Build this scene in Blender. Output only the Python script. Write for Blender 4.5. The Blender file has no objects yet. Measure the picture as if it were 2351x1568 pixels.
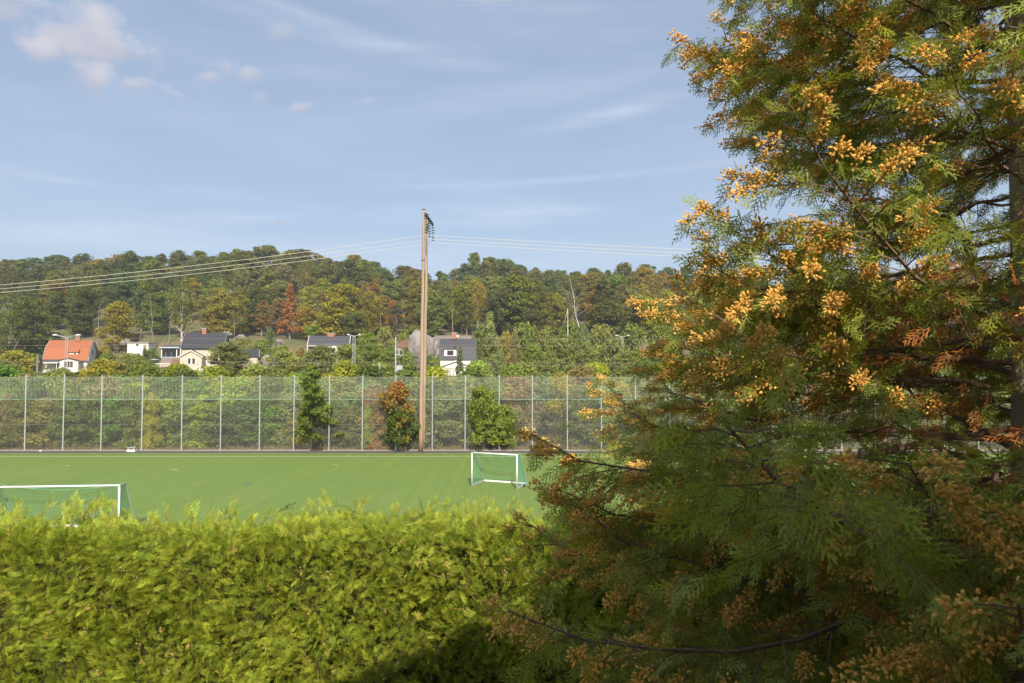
import bpy, math, random
import numpy as np
from mathutils import Vector, Matrix

random.seed(7)
rng = np.random.default_rng(11)
scene = bpy.context.scene
COL = scene.collection

# ------------------------------------------------------------------ camera
CAM_H = 7.1
PITCH = math.radians(1.98)
F = 1567.0                      # focal length in units of a 2351 wide picture
cam_d = bpy.data.cameras.new('camera')
cam = bpy.data.objects.new('camera', cam_d); COL.objects.link(cam)
cam.location = (0, 0, CAM_H)
cam.rotation_euler = (math.radians(90) + PITCH, 0, 0)
cam_d.sensor_width = 36; cam_d.lens = F / 2351 * 36
cam_d.clip_start = 0.05; cam_d.clip_end = 4000
cam_d.dof.use_dof = True; cam_d.dof.focus_distance = 30; cam_d.dof.aperture_fstop = 6.3
scene.camera = cam

def ray(px, py):
    u = (px - 1175.5) / F; v = (784 - py) / F
    return Vector((u, math.cos(PITCH) - v * math.sin(PITCH), math.sin(PITCH) + v * math.cos(PITCH)))
def at(px, py, Y):
    r = ray(px, py); return Vector((r.x / r.y * Y, Y, CAM_H + r.z / r.y * Y))
def ground(px, py, z=0.0):
    r = ray(px, py); t = (z - CAM_H) / r.z; return Vector((r.x * t, r.y * t, z))

# ------------------------------------------------------------------ light
SUN_EL = math.radians(38); SUN_AZ = math.radians(180 - 9)   # azimuth from +Y clockwise: behind the camera, a bit to the right
sun_dir = Vector((math.sin(SUN_AZ) * math.cos(SUN_EL), math.cos(SUN_AZ) * math.cos(SUN_EL), math.sin(SUN_EL)))
sl = bpy.data.lights.new('sun', 'SUN'); sl.energy = 5.0; sl.angle = math.radians(0.55); sl.color = (1.0, 0.90, 0.74)
so = bpy.data.objects.new('sun', sl); COL.objects.link(so)
so.rotation_euler = (-sun_dir).to_track_quat('-Z', 'Y').to_euler()
so.location = (20, -60, 60)

world = bpy.data.worlds.new('World'); scene.world = world; world.use_nodes = True
scene.view_settings.view_transform = 'Standard'; scene.view_settings.look = 'None'
scene.view_settings.gamma = 1; scene.view_settings.use_curve_mapping = False
scene.view_settings.exposure = 0.35
scene.cycles.max_bounces = 7; scene.cycles.transparent_max_bounces = 8
scene.cycles.diffuse_bounces = 3; scene.cycles.glossy_bounces = 2; scene.cycles.transmission_bounces = 4
scene.cycles.caustics_reflective = False; scene.cycles.caustics_refractive = False

class NT:
    def __init__(s, tree): s.t = tree; s.t.nodes.clear()
    def n(s, typ, **kw):
        nd = s.t.nodes.new(typ)
        for k, v in kw.items():
            if k.startswith('i_'): nd.inputs[k[2:]].default_value = v
            else: setattr(nd, k, v)
        return nd
    def l(s, a, b): s.t.links.new(a, b)
    def put(s, sock, v):
        if isinstance(v, bpy.types.NodeSocket): s.l(v, sock)
        else: sock.default_value = v
    def m(s, op, a, b=None, c=None, clamp=False):
        nd = s.t.nodes.new('ShaderNodeMath'); nd.operation = op; nd.use_clamp = clamp
        s.put(nd.inputs[0], a)
        if b is not None: s.put(nd.inputs[1], b)
        if c is not None: s.put(nd.inputs[2], c)
        return nd.outputs[0]
    def mix(s, f, a, b, blend='MIX'):
        nd = s.t.nodes.new('ShaderNodeMix'); nd.data_type = 'RGBA'; nd.blend_type = blend
        s.put(nd.inputs[0], f); s.put(nd.inputs[6], a); s.put(nd.inputs[7], b); return nd.outputs[2]
    def ramp(s, f, pts):
        nd = s.t.nodes.new('ShaderNodeValToRGB'); s.l(f, nd.inputs[0]); cr = nd.color_ramp
        while len(cr.elements) < len(pts): cr.elements.new(0.5)
        for e, (p, c) in zip(cr.elements, pts):
            e.position = p; e.color = (c, c, c, 1) if isinstance(c, (int, float)) else (*c, 1)
        return nd.outputs[0]
    def noise(s, vec, scale, detail=4, rough=0.55):
        nd = s.t.nodes.new('ShaderNodeTexNoise'); nd.inputs['Scale'].default_value = scale
        nd.inputs['Detail'].default_value = detail; nd.inputs['Roughness'].default_value = rough
        if vec is not None: s.l(vec, nd.inputs['Vector'])
        return nd.outputs['Fac']
    def mapping(s, vec, scale=(1, 1, 1), rot=(0, 0, 0), loc=(0, 0, 0)):
        nd = s.t.nodes.new('ShaderNodeMapping'); s.l(vec, nd.inputs['Vector'])
        nd.inputs['Scale'].default_value = scale; nd.inputs['Rotation'].default_value = rot; nd.inputs['Location'].default_value = loc
        return nd.outputs[0]

# ---- sky with thin cirrus and a few small cumulus, laid out by azimuth and elevation
w = NT(world.node_tree)
sky = w.n('ShaderNodeTexSky', sky_type='NISHITA'); sky.sun_disc = False
sky.sun_elevation = SUN_EL; sky.sun_rotation = SUN_AZ
sky.altitude = 50; sky.air_density = 1.0; sky.dust_density = 1.6; sky.ozone_density = 1.6
tc = w.n('ShaderNodeTexCoord'); sep = w.n('ShaderNodeSeparateXYZ'); w.l(tc.outputs['Generated'], sep.inputs[0])
az = w.m('ARCTAN2', sep.outputs[0], sep.outputs[1]); el = w.m('ARCSINE', sep.outputs[2])
cmb = w.n('ShaderNodeCombineXYZ'); w.l(az, cmb.inputs[0]); w.l(el, cmb.inputs[1]); AE = cmb.outputs[0]
K = 0.121
def sc(c): return (c[0] , c[1], c[2], 1)
veil = (3.05, 3.72, 4.80)
n1 = w.noise(w.mapping(AE, (2.0, 9.0, 1), (0, 0, -0.16)), 1.3, 6, 0.55)
n2 = w.noise(w.mapping(AE, (4.0, 30.0, 1), (0, 0, -0.10), (3, 1, 0)), 1.6, 5, 0.6)
cir = w.m('MULTIPLY', w.ramp(n1, [(0.42, 0.0), (0.72, 1.0)]), w.ramp(n2, [(0.35, 0.25), (0.75, 1.0)]))
col = w.mix(0.55, sky.outputs[0], (*veil, 1))
col = w.mix(w.m('MULTIPLY', cir, 0.32), col, (5.0, 5.5, 6.4, 1))
# long faint streaks (azimuth, elevation, length, thickness, tilt)
def ae(px, py):
    r = ray(px, py).normalized(); return math.atan2(r.x, r.y), math.asin(r.z)
def blob(px, py, rx, ry, rot=0.0, nz=0.9, nscale=14, soft=0.9):
    a0, e0 = ae(px, py); a1, e1 = ae(px + rx, py); a2, e2 = ae(px, py - ry)
    ra = abs(a1 - a0); re = abs(e2 - e0)
    m = w.n('ShaderNodeMapping', vector_type='TEXTURE'); w.l(AE, m.inputs['Vector'])
    m.inputs['Location'].default_value = (a0, e0, 0); m.inputs['Rotation'].default_value = (0, 0, rot)
    m.inputs['Scale'].default_value = (ra, re, 1)
    ln = w.n('ShaderNodeVectorMath', operation='LENGTH'); w.l(m.outputs[0], ln.inputs[0])
    return w.m('SUBTRACT', 1.25, ln.outputs['Value']), m.outputs[0]
for (px, py, rx, ry, rot, st) in [(1380, 265, 190, 22, 0.16, 0.45), (1300, 413, 420, 9, 0.05, 0.40), (1150, 495, 300, 28, 0.03, 0.45), (250, 545, 380, 28, 0.05, 0.42), (500, 505, 300, 20, 0.12, 0.3),
                                  (60, 400, 170, 12, -0.03, 0.35), (800, 85, 400, 30, -0.12, 0.3), (700, 30, 300, 18, -0.2, 0.25), (1100, 230, 500, 40, 0.15, 0.2), (900, 590, 900, 45, 0, 0.35)]:
    b, _ = blob(px, py, rx, ry, rot)
    nn = w.noise(w.mapping(AE, (5, 40, 1), (0, 0, -rot), (px, py, 0)), 1.2, 5, 0.6)
    f = w.m('MULTIPLY', w.m('SMOOTH_MAX', b, 0.0, 0.3), w.ramp(nn, [(0.3, 0.1), (0.7, 1.0)]))
    col = w.mix(w.m('MULTIPLY', f, st, clamp=True), col, (5.2, 5.8, 6.6, 1))
cn = w.noise(w.mapping(AE, (1, 1.15, 1)), 24, 7, 0.58)
cn2 = w.noise(AE, 9, 3, 0.5)
cnn = w.m('ADD', w.m('MULTIPLY', w.m('SUBTRACT', cn, 0.5), 2.3), w.m('MULTIPLY', w.m('SUBTRACT', cn2, 0.5), 1.5))
cums = [(175, 105, 150, 48, 0.06, .92), (205, 60, 82, 62, 0, .92), (270, 100, 60, 34, -0.2, .85), (85, 118, 62, 32, 0, .75), (215, 175, 76, 38, -0.1, .92), (300, 192, 42, 18, 0.1, .7), (400, 215, 34, 10, -0.3, .3),
        (478, 178, 42, 15, 0.25, .6), (520, 155, 24, 22, 0, .45), (575, 168, 26, 19, 0.4, .65), (690, 248, 44, 15, 0.25, .65), (640, 72, 42, 24, 0, .45), (598, 228, 20, 20, 0.5, .35),
        (-10, 20, 70, 36, 0, .9), (60, 0, 110, 14, 0, .45), (1140, 0, 70, 14, 0, .35), (646, 511, 17, 6, 0, .8), (850, 232, 22, 7, 0.3, .3)]
for (px, py, rx, ry, rot, st) in cums:
    b, loc = blob(px, py, rx, ry, rot)
    d = w.m('ADD', b, cnn)
    mask = w.m('MULTIPLY', w.ramp(w.m('MULTIPLY', d, 0.6), [(0.06, 0.0), (0.60, 1.0)]), st)
    sp = w.n('ShaderNodeSeparateXYZ'); w.l(loc, sp.inputs[0])
    h = w.m('ADD', w.m('MULTIPLY', sp.outputs[1], 0.60), w.m('ADD', w.m('MULTIPLY', cnn, 0.16), 0.42), clamp=True)
    grey = px < 10 or px == 646
    cc = w.mix(h, (3.45, 3.5, 4.2, 1), (3.8, 3.8, 4.5, 1) if grey else (4.85, 4.8, 5.2, 1))
    col = w.mix(mask, col, cc)
bg = w.n('ShaderNodeBackground'); w.l(col, bg.inputs['Color']); bg.inputs['Strength'].default_value = K
wo = w.n('ShaderNodeOutputWorld'); w.l(bg.outputs[0], wo.inputs['Surface'])

# ------------------------------------------------------------------ helpers
class G:
    def __init__(s): s.v = []; s.f = []
    def add(s, vs, fs):
        b = len(s.v); s.v.extend([tuple(p) for p in vs]); s.f.extend([tuple(i + b for i in f) for f in fs]); return s
    def box(s, x0, x1, y0, y1, z0, z1):
        return s.add([(x0, y0, z0), (x1, y0, z0), (x1, y1, z0), (x0, y1, z0), (x0, y0, z1), (x1, y0, z1), (x1, y1, z1), (x0, y1, z1)],
                     [(0, 3, 2, 1), (4, 5, 6, 7), (0, 1, 5, 4), (1, 2, 6, 5), (2, 3, 7, 6), (3, 0, 4, 7)])
    def tube(s, pts, rad, n=6, cap=True):
        pts = [Vector(p) for p in pts]
        if not hasattr(rad, '__len__'): rad = [rad] * len(pts)
        b = len(s.v); ref = Vector((0, 0, 1))
        for i, p in enumerate(pts):
            t = (pts[min(i + 1, len(pts) - 1)] - pts[max(i - 1, 0)])
            t = t.normalized() if t.length > 1e-9 else Vector((0, 0, 1))
            r = ref if abs(t.dot(ref)) < 0.9 else Vector((1, 0, 0))
            a = t.cross(r).normalized(); c = t.cross(a)
            for k in range(n):
                q = 2 * math.pi * k / n; s.v.append(tuple(p + (a * math.cos(q) + c * math.sin(q)) * rad[i]))
        for i in range(len(pts) - 1):
            for k in range(n):
                k2 = (k + 1) % n; s.f.append((b + i * n + k, b + i * n + k2, b + (i + 1) * n + k2, b + (i + 1) * n + k))
        if cap and n > 2:
            s.f.append(tuple(b + k for k in reversed(range(n)))); s.f.append(tuple(b + (len(pts) - 1) * n + k for k in range(n)))
        return s
    def beam(s, p0, p1, w_, h_, up=(0, 0, 1)):
        p0 = Vector(p0); p1 = Vector(p1); t = (p1 - p0).normalized(); up = Vector(up)
        if abs(t.dot(up)) > 0.98: up = Vector((0, 1, 0))
        a = t.cross(up).normalized() * (w_ / 2); c = a.cross(t).normalized() * (h_ / 2)
        vs = [p + a * i + c * j for p in (p0, p1) for (i, j) in ((-1, -1), (1, -1), (1, 1), (-1, 1))]
        return s.add(vs, [(0, 1, 2, 3), (7, 6, 5, 4), (0, 4, 5, 1), (1, 5, 6, 2), (2, 6, 7, 3), (3, 7, 4, 0)])
    def prism(s, poly, axis, a0, a1):
        def mk(p, a): return (a, p[0], p[1]) if axis == 'x' else (p[0], a, p[1])
        n = len(poly); vs = [mk(p, a0) for p in poly] + [mk(p, a1) for p in poly]
        return s.add(vs, [tuple(range(n)), tuple(reversed(range(n, 2 * n)))] + [(i, i + n, (i + 1) % n + n, (i + 1) % n) for i in range(n)])
    def lathe(s, prof, c=(0, 0, 0), n=12):
        b = len(s.v)
        for (r, z) in prof:
            for k in range(n):
                q = 2 * math.pi * k / n; s.v.append((c[0] + r * math.cos(q), c[1] + r * math.sin(q), c[2] + z))
        for i in range(len(prof) - 1):
            for k in range(n):
                k2 = (k + 1) % n; s.f.append((b + i * n + k, b + i * n + k2, b + (i + 1) * n + k2, b + (i + 1) * n + k))
        return s
    def mesh(s, name, mat, smooth=False):
        me = bpy.data.meshes.new(name); me.from_pydata(s.v, [], s.f)
        if mat: me.materials.append(mat)
        if smooth: me.polygons.foreach_set('use_smooth', [True] * len(me.polygons))
        me.update(); return me

def link(name, me, parent=None, loc=None, rot=None, scale=None):
    o = bpy.data.objects.new(name, me); COL.objects.link(o)
    if parent: o.parent = parent
    if loc is not None: o.location = loc
    if rot is not None: o.rotation_euler = rot
    if scale is not None: o.scale = scale
    return o
def obj(name, g, mat, parent=None, smooth=False, **kw):
    return link(name, g.mesh(name, mat, smooth), parent, **kw)
def tag(o, label=None, cat=None, group=None, kind=None):
    if label: o['label'] = label
    if cat: o['category'] = cat
    if group: o['group'] = group
    if kind: o['kind'] = kind
    return o
def empty(name, loc, label, cat, group=None, rz=0.0):
    o = link(name, None, None, loc, (0, 0, rz)); o.empty_display_size = 0.2
    return tag(o, label, cat, group)
def np_mesh(name, V, Fq, mat, rnd=None, attr='rnd'):
    me = bpy.data.meshes.new(name); nv = len(V); nf = len(Fq); k = Fq.shape[1]
    me.vertices.add(nv); me.vertices.foreach_set('co', np.asarray(V, 'f').ravel())
    me.loops.add(nf * k); me.loops.foreach_set('vertex_index', Fq.astype('i').ravel())
    me.polygons.add(nf); me.polygons.foreach_set('loop_start', np.arange(0, nf * k, k, dtype='i'))
    if mat: me.materials.append(mat)
    if rnd is not None:
        a = me.attributes.new(attr, 'FLOAT', 'FACE'); a.data.foreach_set('value', np.asarray(rnd, 'f'))
    me.update(calc_edges=True); me.validate(); return me

# ------------------------------------------------------------------ materials
def mat(name, color, rough=0.7, var=0.0, nscale=6.0, bump=0.0, bscale=40.0, metal=0.0, spec=0.5, vscale=(1, 1, 1), col2=None):
    m = bpy.data.materials.new(name); m.use_nodes = True; t = NT(m.node_tree)
    p = t.n('ShaderNodeBsdfPrincipled'); o = t.n('ShaderNodeOutputMaterial'); t.l(p.outputs[0], o.inputs[0])
    p.inputs['Roughness'].default_value = rough; p.inputs['Metallic'].default_value = metal; p.inputs['Specular IOR Level'].default_value = spec
    tcn = t.n('ShaderNodeTexCoord'); vec = t.mapping(tcn.outputs['Object'], vscale)
    if var > 0 or col2:
        nz = t.noise(vec, nscale, 5, 0.6)
        c2 = col2 or tuple(c * (1 - var) for c in color)
        c = t.mix(t.ramp(nz, [(0.32, 0.0), (0.68, 1.0)]), (*color, 1), (*c2, 1)); t.l(c, p.inputs['Base Color'])
    else: p.inputs['Base Color'].default_value = (*color, 1)
    if bump > 0:
        b = t.n('ShaderNodeBump'); b.inputs['Strength'].default_value = bump; b.inputs['Distance'].default_value = 0.02
        t.l(t.noise(vec, bscale, 4, 0.6), b.inputs['Height']); t.l(b.outputs[0], p.inputs['Normal'])
    return m
def leaf_mat(name, color=None, hue=(0.16, 0.10, 0.0), transl=0.32, rough=0.55, dark=0.55, spec=0.25, oscale=1.0, orand=0.25, hi=1.45):
    """Leaf material: own colour (or the object's), varied leaf by leaf; part of the light passes through."""
    m = bpy.data.materials.new(name); m.use_nodes = True; t = NT(m.node_tree)
    oi = t.n('ShaderNodeObjectInfo'); at_ = t.n('ShaderNodeAttribute', attribute_name='rnd')
    if color is None: base = oi.outputs['Color']
    else: base = t.n('ShaderNodeRGB').outputs[0]; base.default_value = (*color, 1)
    r = at_.outputs['Fac']
    f = t.n('ShaderNodeMapRange'); t.l(r, f.inputs[0]); f.inputs[3].default_value = dark; f.inputs[4].default_value = hi
    f2 = t.n('ShaderNodeMapRange'); t.l(oi.outputs['Random'], f2.inputs[0]); f2.inputs[3].default_value = 1 - orand; f2.inputs[4].default_value = 1 + orand
    sc_ = t.m('MULTIPLY', f.outputs[0], f2.outputs[0])
    vm = t.n('ShaderNodeVectorMath', operation='SCALE'); t.l(base, vm.inputs[0]); t.l(sc_, vm.inputs['Scale'])
    warm = t.n('ShaderNodeVectorMath', operation='ADD'); t.l(vm.outputs[0], warm.inputs[0])
    ws = t.n('ShaderNodeVectorMath', operation='SCALE'); ws.inputs[0].default_value = hue
    t.l(t.m('POWER', t.m('FRACT', t.m('MULTIPLY', r, 7.31)), 3.0), ws.inputs['Scale']); t.l(ws.outputs[0], warm.inputs[1])
    p = t.n('ShaderNodeBsdfPrincipled'); p.inputs['Roughness'].default_value = rough; p.inputs['Specular IOR Level'].default_value = spec
    t.l(warm.outputs[0], p.inputs['Base Color'])
    tr = t.n('ShaderNodeBsdfTranslucent')
    tv = t.n('ShaderNodeVectorMath', operation='MULTIPLY'); t.l(warm.outputs[0], tv.inputs[0]); tv.inputs[1].default_value = (1.25, 1.25, 0.7); t.l(tv.outputs[0], tr.inputs[0])
    mx = t.n('ShaderNodeMixShader'); mx.inputs[0].default_value = transl; t.l(p.outputs[0], mx.inputs[1]); t.l(tr.outputs[0], mx.inputs[2])
    o = t.n('ShaderNodeOutputMaterial'); t.l(mx.outputs[0], o.inputs[0]); return m

M = {}
M['white'] = mat('white_paint', (0.78, 0.75, 0.70), 0.6, 0.08, 2)
M['white_boards'] = mat('white_boards', (0.74, 0.71, 0.67), 0.65, 0.10, 3)
M['cream'] = mat('cream_render', (0.60, 0.52, 0.42), 0.85, 0.08, 3)
M['concrete'] = mat('concrete', (0.40, 0.40, 0.39), 0.9, 0.25, 4)
M['stone'] = mat('stone_wall', (0.34, 0.28, 0.23), 0.9, 0.4, 6, 0.4)
M['tile_orange'] = mat('orange_clay_tile', (0.44, 0.15, 0.065), 0.8, 0.25, 9, 0.3, 30)
M['tile_dark'] = mat('dark_tile', (0.055, 0.056, 0.066), 0.6, 0.2, 5, 0.3, 30)
M['tile_grey'] = mat('grey_tile', (0.085, 0.085, 0.098), 0.7, 0.2, 5, 0.3, 30)
M['felt'] = mat('roofing_felt', (0.09, 0.088, 0.092), 0.9, 0.2, 4)
M['brick'] = mat('chimney_brick', (0.44, 0.19, 0.10), 0.85, 0.3, 12)
M['black_metal'] = mat('black_metal', (0.02, 0.02, 0.022), 0.5)
M['grey_trim'] = mat('grey_trim', (0.42, 0.46, 0.50), 0.6)
M['brown_frame'] = mat('brown_frame', (0.16, 0.10, 0.07), 0.6)
M['glass'] = mat('window_glass', (0.02, 0.022, 0.025), 0.12, spec=0.4)
M['curtain'] = mat('net_curtain', (0.55, 0.56, 0.55), 0.8)
M['deck'] = mat('deck_boards', (0.26, 0.13, 0.09), 0.8, 0.3, 3, vscale=(1, 8, 1))
M['grey_wood'] = mat('grey_wood', (0.30, 0.26, 0.23), 0.85, 0.35, 3, vscale=(1, 1, 0.2))
M['galv'] = mat('galvanised_steel', (0.52, 0.54, 0.56), 0.45, 0.12, 4, metal=0.35)
M['chain'] = mat('chain_link_wire', (0.52, 0.52, 0.47), 0.55, metal=0.2)
M['net_white'] = mat('pale_green_net', (0.56, 0.58, 0.50), 0.8)
M['net_green'] = mat('green_net', (0.09, 0.36, 0.24), 0.7)
M['rope_green'] = mat('green_rope', (0.22, 0.42, 0.32), 0.7)
M['goal_white'] = mat('goal_white', (0.82, 0.80, 0.76), 0.4, 0.06, 3)
M['goal_grey'] = mat('goal_grey', (0.42, 0.44, 0.46), 0.45, 0.15, 3)
M['rubber'] = mat('rubber', (0.025, 0.025, 0.025), 0.8)
M['paint_yellow'] = mat('yellow_marking', (0.62, 0.40, 0.05), 0.8)
M['paint_blue'] = mat('blue_marking', (0.04, 0.09, 0.30), 0.8)
M['insul'] = mat('insulator_glass', (0.09, 0.16, 0.15), 0.2)
M['wire'] = mat('aluminium_wire', (0.62, 0.57, 0.50), 0.5, metal=0.1)
M['wire_dark'] = mat('dark_wire', (0.28, 0.22, 0.20), 0.6)
M['bark'] = mat('bark', (0.13, 0.10, 0.075), 0.9, 0.45, 5, 0.5, 20, vscale=(1, 1, 0.3))
M['bark_grey'] = mat('grey_bark', (0.30, 0.26, 0.21), 0.9, 0.4, 5, 0.5, 20, vscale=(1, 1, 0.3))
M['twig'] = mat('twig_bark', (0.21, 0.135, 0.09), 0.85, 0.4, 20)
M['twig_orange'] = mat('orange_twig', (0.42, 0.22, 0.08), 0.75, 0.3, 20)
M['rock'] = mat('granite', (0.34, 0.31, 0.29), 0.9, 0.0, 0.35, 0.8, 2.5, col2=(0.17, 0.155, 0.13))
M['flag_yellow'] = mat('pennant_yellow', (0.75, 0.60, 0.03), 0.7)
M['flag_blue'] = mat('pennant_blue', (0.03, 0.10, 0.35), 0.7)

def birch_mat():
    m = bpy.data.materials.new('birch_bark'); m.use_nodes = True; t = NT(m.node_tree)
    p = t.n('ShaderNodeBsdfPrincipled'); o = t.n('ShaderNodeOutputMaterial'); t.l(p.outputs[0], o.inputs[0]); p.inputs['Roughness'].default_value = 0.8
    c = t.n('ShaderNodeTexCoord'); n = t.noise(t.mapping(c.outputs['Object'], (1, 1, 3)), 2.0, 4)
    t.l(t.mix(t.ramp(n, [(0.52, 0.0), (0.6, 1.0)]), (0.62, 0.58, 0.53, 1), (0.07, 0.06, 0.05, 1)), p.inputs['Base Color']); return m
M['birch'] = birch_mat()
def pole_mat():
    m = bpy.data.materials.new('weathered_pole'); m.use_nodes = True; t = NT(m.node_tree)
    p = t.n('ShaderNodeBsdfPrincipled'); o = t.n('ShaderNodeOutputMaterial'); t.l(p.outputs[0], o.inputs[0]); p.inputs['Roughness'].default_value = 0.85
    c = t.n('ShaderNodeTexCoord'); sep_ = t.n('ShaderNodeSeparateXYZ'); t.l(c.outputs['Object'], sep_.inputs[0])
    g = t.noise(t.mapping(c.outputs['Object'], (22, 22, 0.5)), 1.0, 5)
    a = t.mix(t.ramp(g, [(0.3, 0.0), (0.7, 1.0)]), (0.44, 0.33, 0.235, 1), (0.30, 0.205, 0.14, 1))
    h = t.m('ADD', t.m('MULTIPLY', sep_.outputs[2], 0.05), t.m('MULTIPLY', t.m('SUBTRACT', t.noise(c.outputs['Object'], 0.8, 2), 0.5), 0.3))
    a = t.mix(t.ramp(h, [(0.0, 0.8), (0.3, 0.0)]), a, (0.33, 0.185, 0.10, 1))
    kn = t.noise(t.mapping(c.outputs['Object'], (6, 6, 1.6)), 1.3, 2)
    a = t.mix(t.ramp(kn, [(0.70, 0.0), (0.76, 0.8)]), a, (0.10, 0.06, 0.04, 1))
    t.l(a, p.inputs['Base Color'])
    b = t.n('ShaderNodeBump'); b.inputs['Strength'].default_value = 0.4; b.inputs['Distance'].default_value = 0.02; t.l(g, b.inputs['Height']); t.l(b.outputs[0], p.inputs['Normal']); return m
M['pole'] = pole_mat()
def turf_mat():
    m = bpy.data.materials.new('artificial_turf'); m.use_nodes = True; t = NT(m.node_tree)
    p = t.n('ShaderNodeBsdfPrincipled'); o = t.n('ShaderNodeOutputMaterial'); t.l(p.outputs[0], o.inputs[0])
    p.inputs['Roughness'].default_value = 0.75; p.inputs['Specular IOR Level'].default_value = 0.25
    c = t.n('ShaderNodeTexCoord'); V = c.outputs['Object']
    st = t.noise(t.mapping(V, (2.6, 0.035, 1)), 1.0, 5, 0.65)
    st2 = t.noise(t.mapping(V, (9.0, 0.12, 1)), 1.0, 3, 0.6)
    big = t.noise(V, 0.11, 4, 0.6); fine = t.noise(V, 9, 4, 0.75); mott = t.noise(t.mapping(V, (1, 0.5, 1)), 1.6, 4, 0.65)
    a = t.mix(t.ramp(big, [(0.3, 0.0), (0.7, 1.0)]), (0.181, 0.256, 0.056, 1), (0.208, 0.276, 0.067, 1))
    a = t.mix(t.m('MULTIPLY', t.ramp(st, [(0.38, 0.0), (0.60, 1.0)]), 0.5), a, (0.140, 0.215, 0.044, 1))
    a = t.mix(t.m('MULTIPLY', t.ramp(st2, [(0.58, 0.0), (0.66, 1.0)]), 0.30), a, (0.24, 0.32, 0.085, 1))
    a = t.mix(t.m('MULTIPLY', t.ramp(mott, [(0.4, 0.0), (0.62, 1.0)]), 0.22), a, (0.120, 0.205, 0.030, 1))
    a = t.mix(t.ramp(fine, [(0.35, 0.30), (0.65, 0.0)]), a, (0.085, 0.15, 0.02, 1))
    t.l(a, p.inputs['Base Color'])
    b = t.n('ShaderNodeBump'); b.inputs['Strength'].default_value = 0.5; b.inputs['Distance'].default_value = 0.03; t.l(fine, b.inputs['Height']); t.l(b.outputs[0], p.inputs['Normal']); return m
M['turf'] = turf_mat()
M['asphalt'] = mat('asphalt', (0.13, 0.115, 0.115), 0.9, 0.25, 1.2, 0.3, 60)
M['line'] = mat('white_line', (0.62, 0.64, 0.52), 0.8, 0.15, 3)
def terrain_mat():
    m = bpy.data.materials.new('dry_hillside'); m.use_nodes = True; t = NT(m.node_tree)
    p = t.n('ShaderNodeBsdfPrincipled'); o = t.n('ShaderNodeOutputMaterial'); t.l(p.outputs[0], o.inputs[0]); p.inputs['Roughness'].default_value = 0.95
    c = t.n('ShaderNodeTexCoord'); V = c.outputs['Object']
    a = t.mix(t.ramp(t.noise(V, 0.09, 5), [(0.4, 0.0), (0.6, 1.0)]), (0.185, 0.145, 0.075, 1), (0.11, 0.135, 0.04, 1))
    a = t.mix(t.ramp(t.noise(V, 0.35, 5), [(0.5, 0.0), (0.7, 0.8)]), a, (0.22, 0.16, 0.09, 1))
    a = t.mix(t.ramp(t.noise(V, 2.2, 4), [(0.35, 0.5), (0.6, 0.0)]), a, (0.085, 0.07, 0.04, 1))
    t.l(a, p.inputs['Base Color'])
    b = t.n('ShaderNodeBump'); b.inputs['Strength'].default_value = 0.8; b.inputs['Distance'].default_value = 0.3; t.l(t.noise(V, 1.2, 5), b.inputs['Height']); t.l(b.outputs[0], p.inputs['Normal']); return m
M['terrain'] = terrain_mat()
LEAF = leaf_mat('leaves', None, hue=(0.05, 0.025, 0.0), transl=0.42, orand=0.10, dark=0.75, hi=1.75)

# ------------------------------------------------------------------ ground
def sstep(a, b, x):
    t = np.clip((x - a) / (b - a), 0, 1); return t * t * (3 - 2 * t)
def hgt(x, y):
    x = np.asarray(x, float); y = np.asarray(y, float)
    z = 1.5 * (1 - sstep(9.5, 15.5, y)) - 0.05
    z = z + 0.07 * sstep(57, 58, y) + 0.3 * sstep(60, 68, y) + 4.5 * sstep(68, 142, y)
    z = z + 11 * sstep(178, 208, y) + 20 * sstep(200, 292, y) - 8 * sstep(330, 760, y)
    hill = sstep(182, 215, y)
    z = z + hill * (1.3 * np.sin(x * 0.045 + 1.0) + 0.8 * np.sin(x * 0.11 + y * 0.05) + 0.5 * np.sin(y * 0.21 + x * 0.03))
    z = z + sstep(290, 310, y) * 1.5 * np.sin(x * 0.02)
    return z
ys = np.concatenate([np.arange(-60, 60, 1.5), np.arange(60, 180, 4), np.arange(180, 300, 2.5), np.arange(300, 900, 25)])
xs = np.concatenate([np.arange(-900, -260, 32), np.arange(-260, 260, 4), np.arange(260, 901, 32)])
X_, Y_ = np.meshgrid(xs, ys); Z_ = hgt(X_, Y_)
nx, ny = len(xs), len(ys)
idx = np.arange(nx * ny).reshape(ny, nx)
Fq = np.stack([idx[:-1, :-1].ravel(), idx[:-1, 1:].ravel(), idx[1:, 1:].ravel(), idx[1:, :-1].ravel()], 1)
me = np_mesh('terrain', np.stack([X_.ravel(), Y_.ravel(), Z_.ravel()], 1), Fq, M['terrain'])
me.polygons.foreach_set('use_smooth', [True] * len(me.polygons))
terrain = tag(link('terrain', me), kind='structure')

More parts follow.
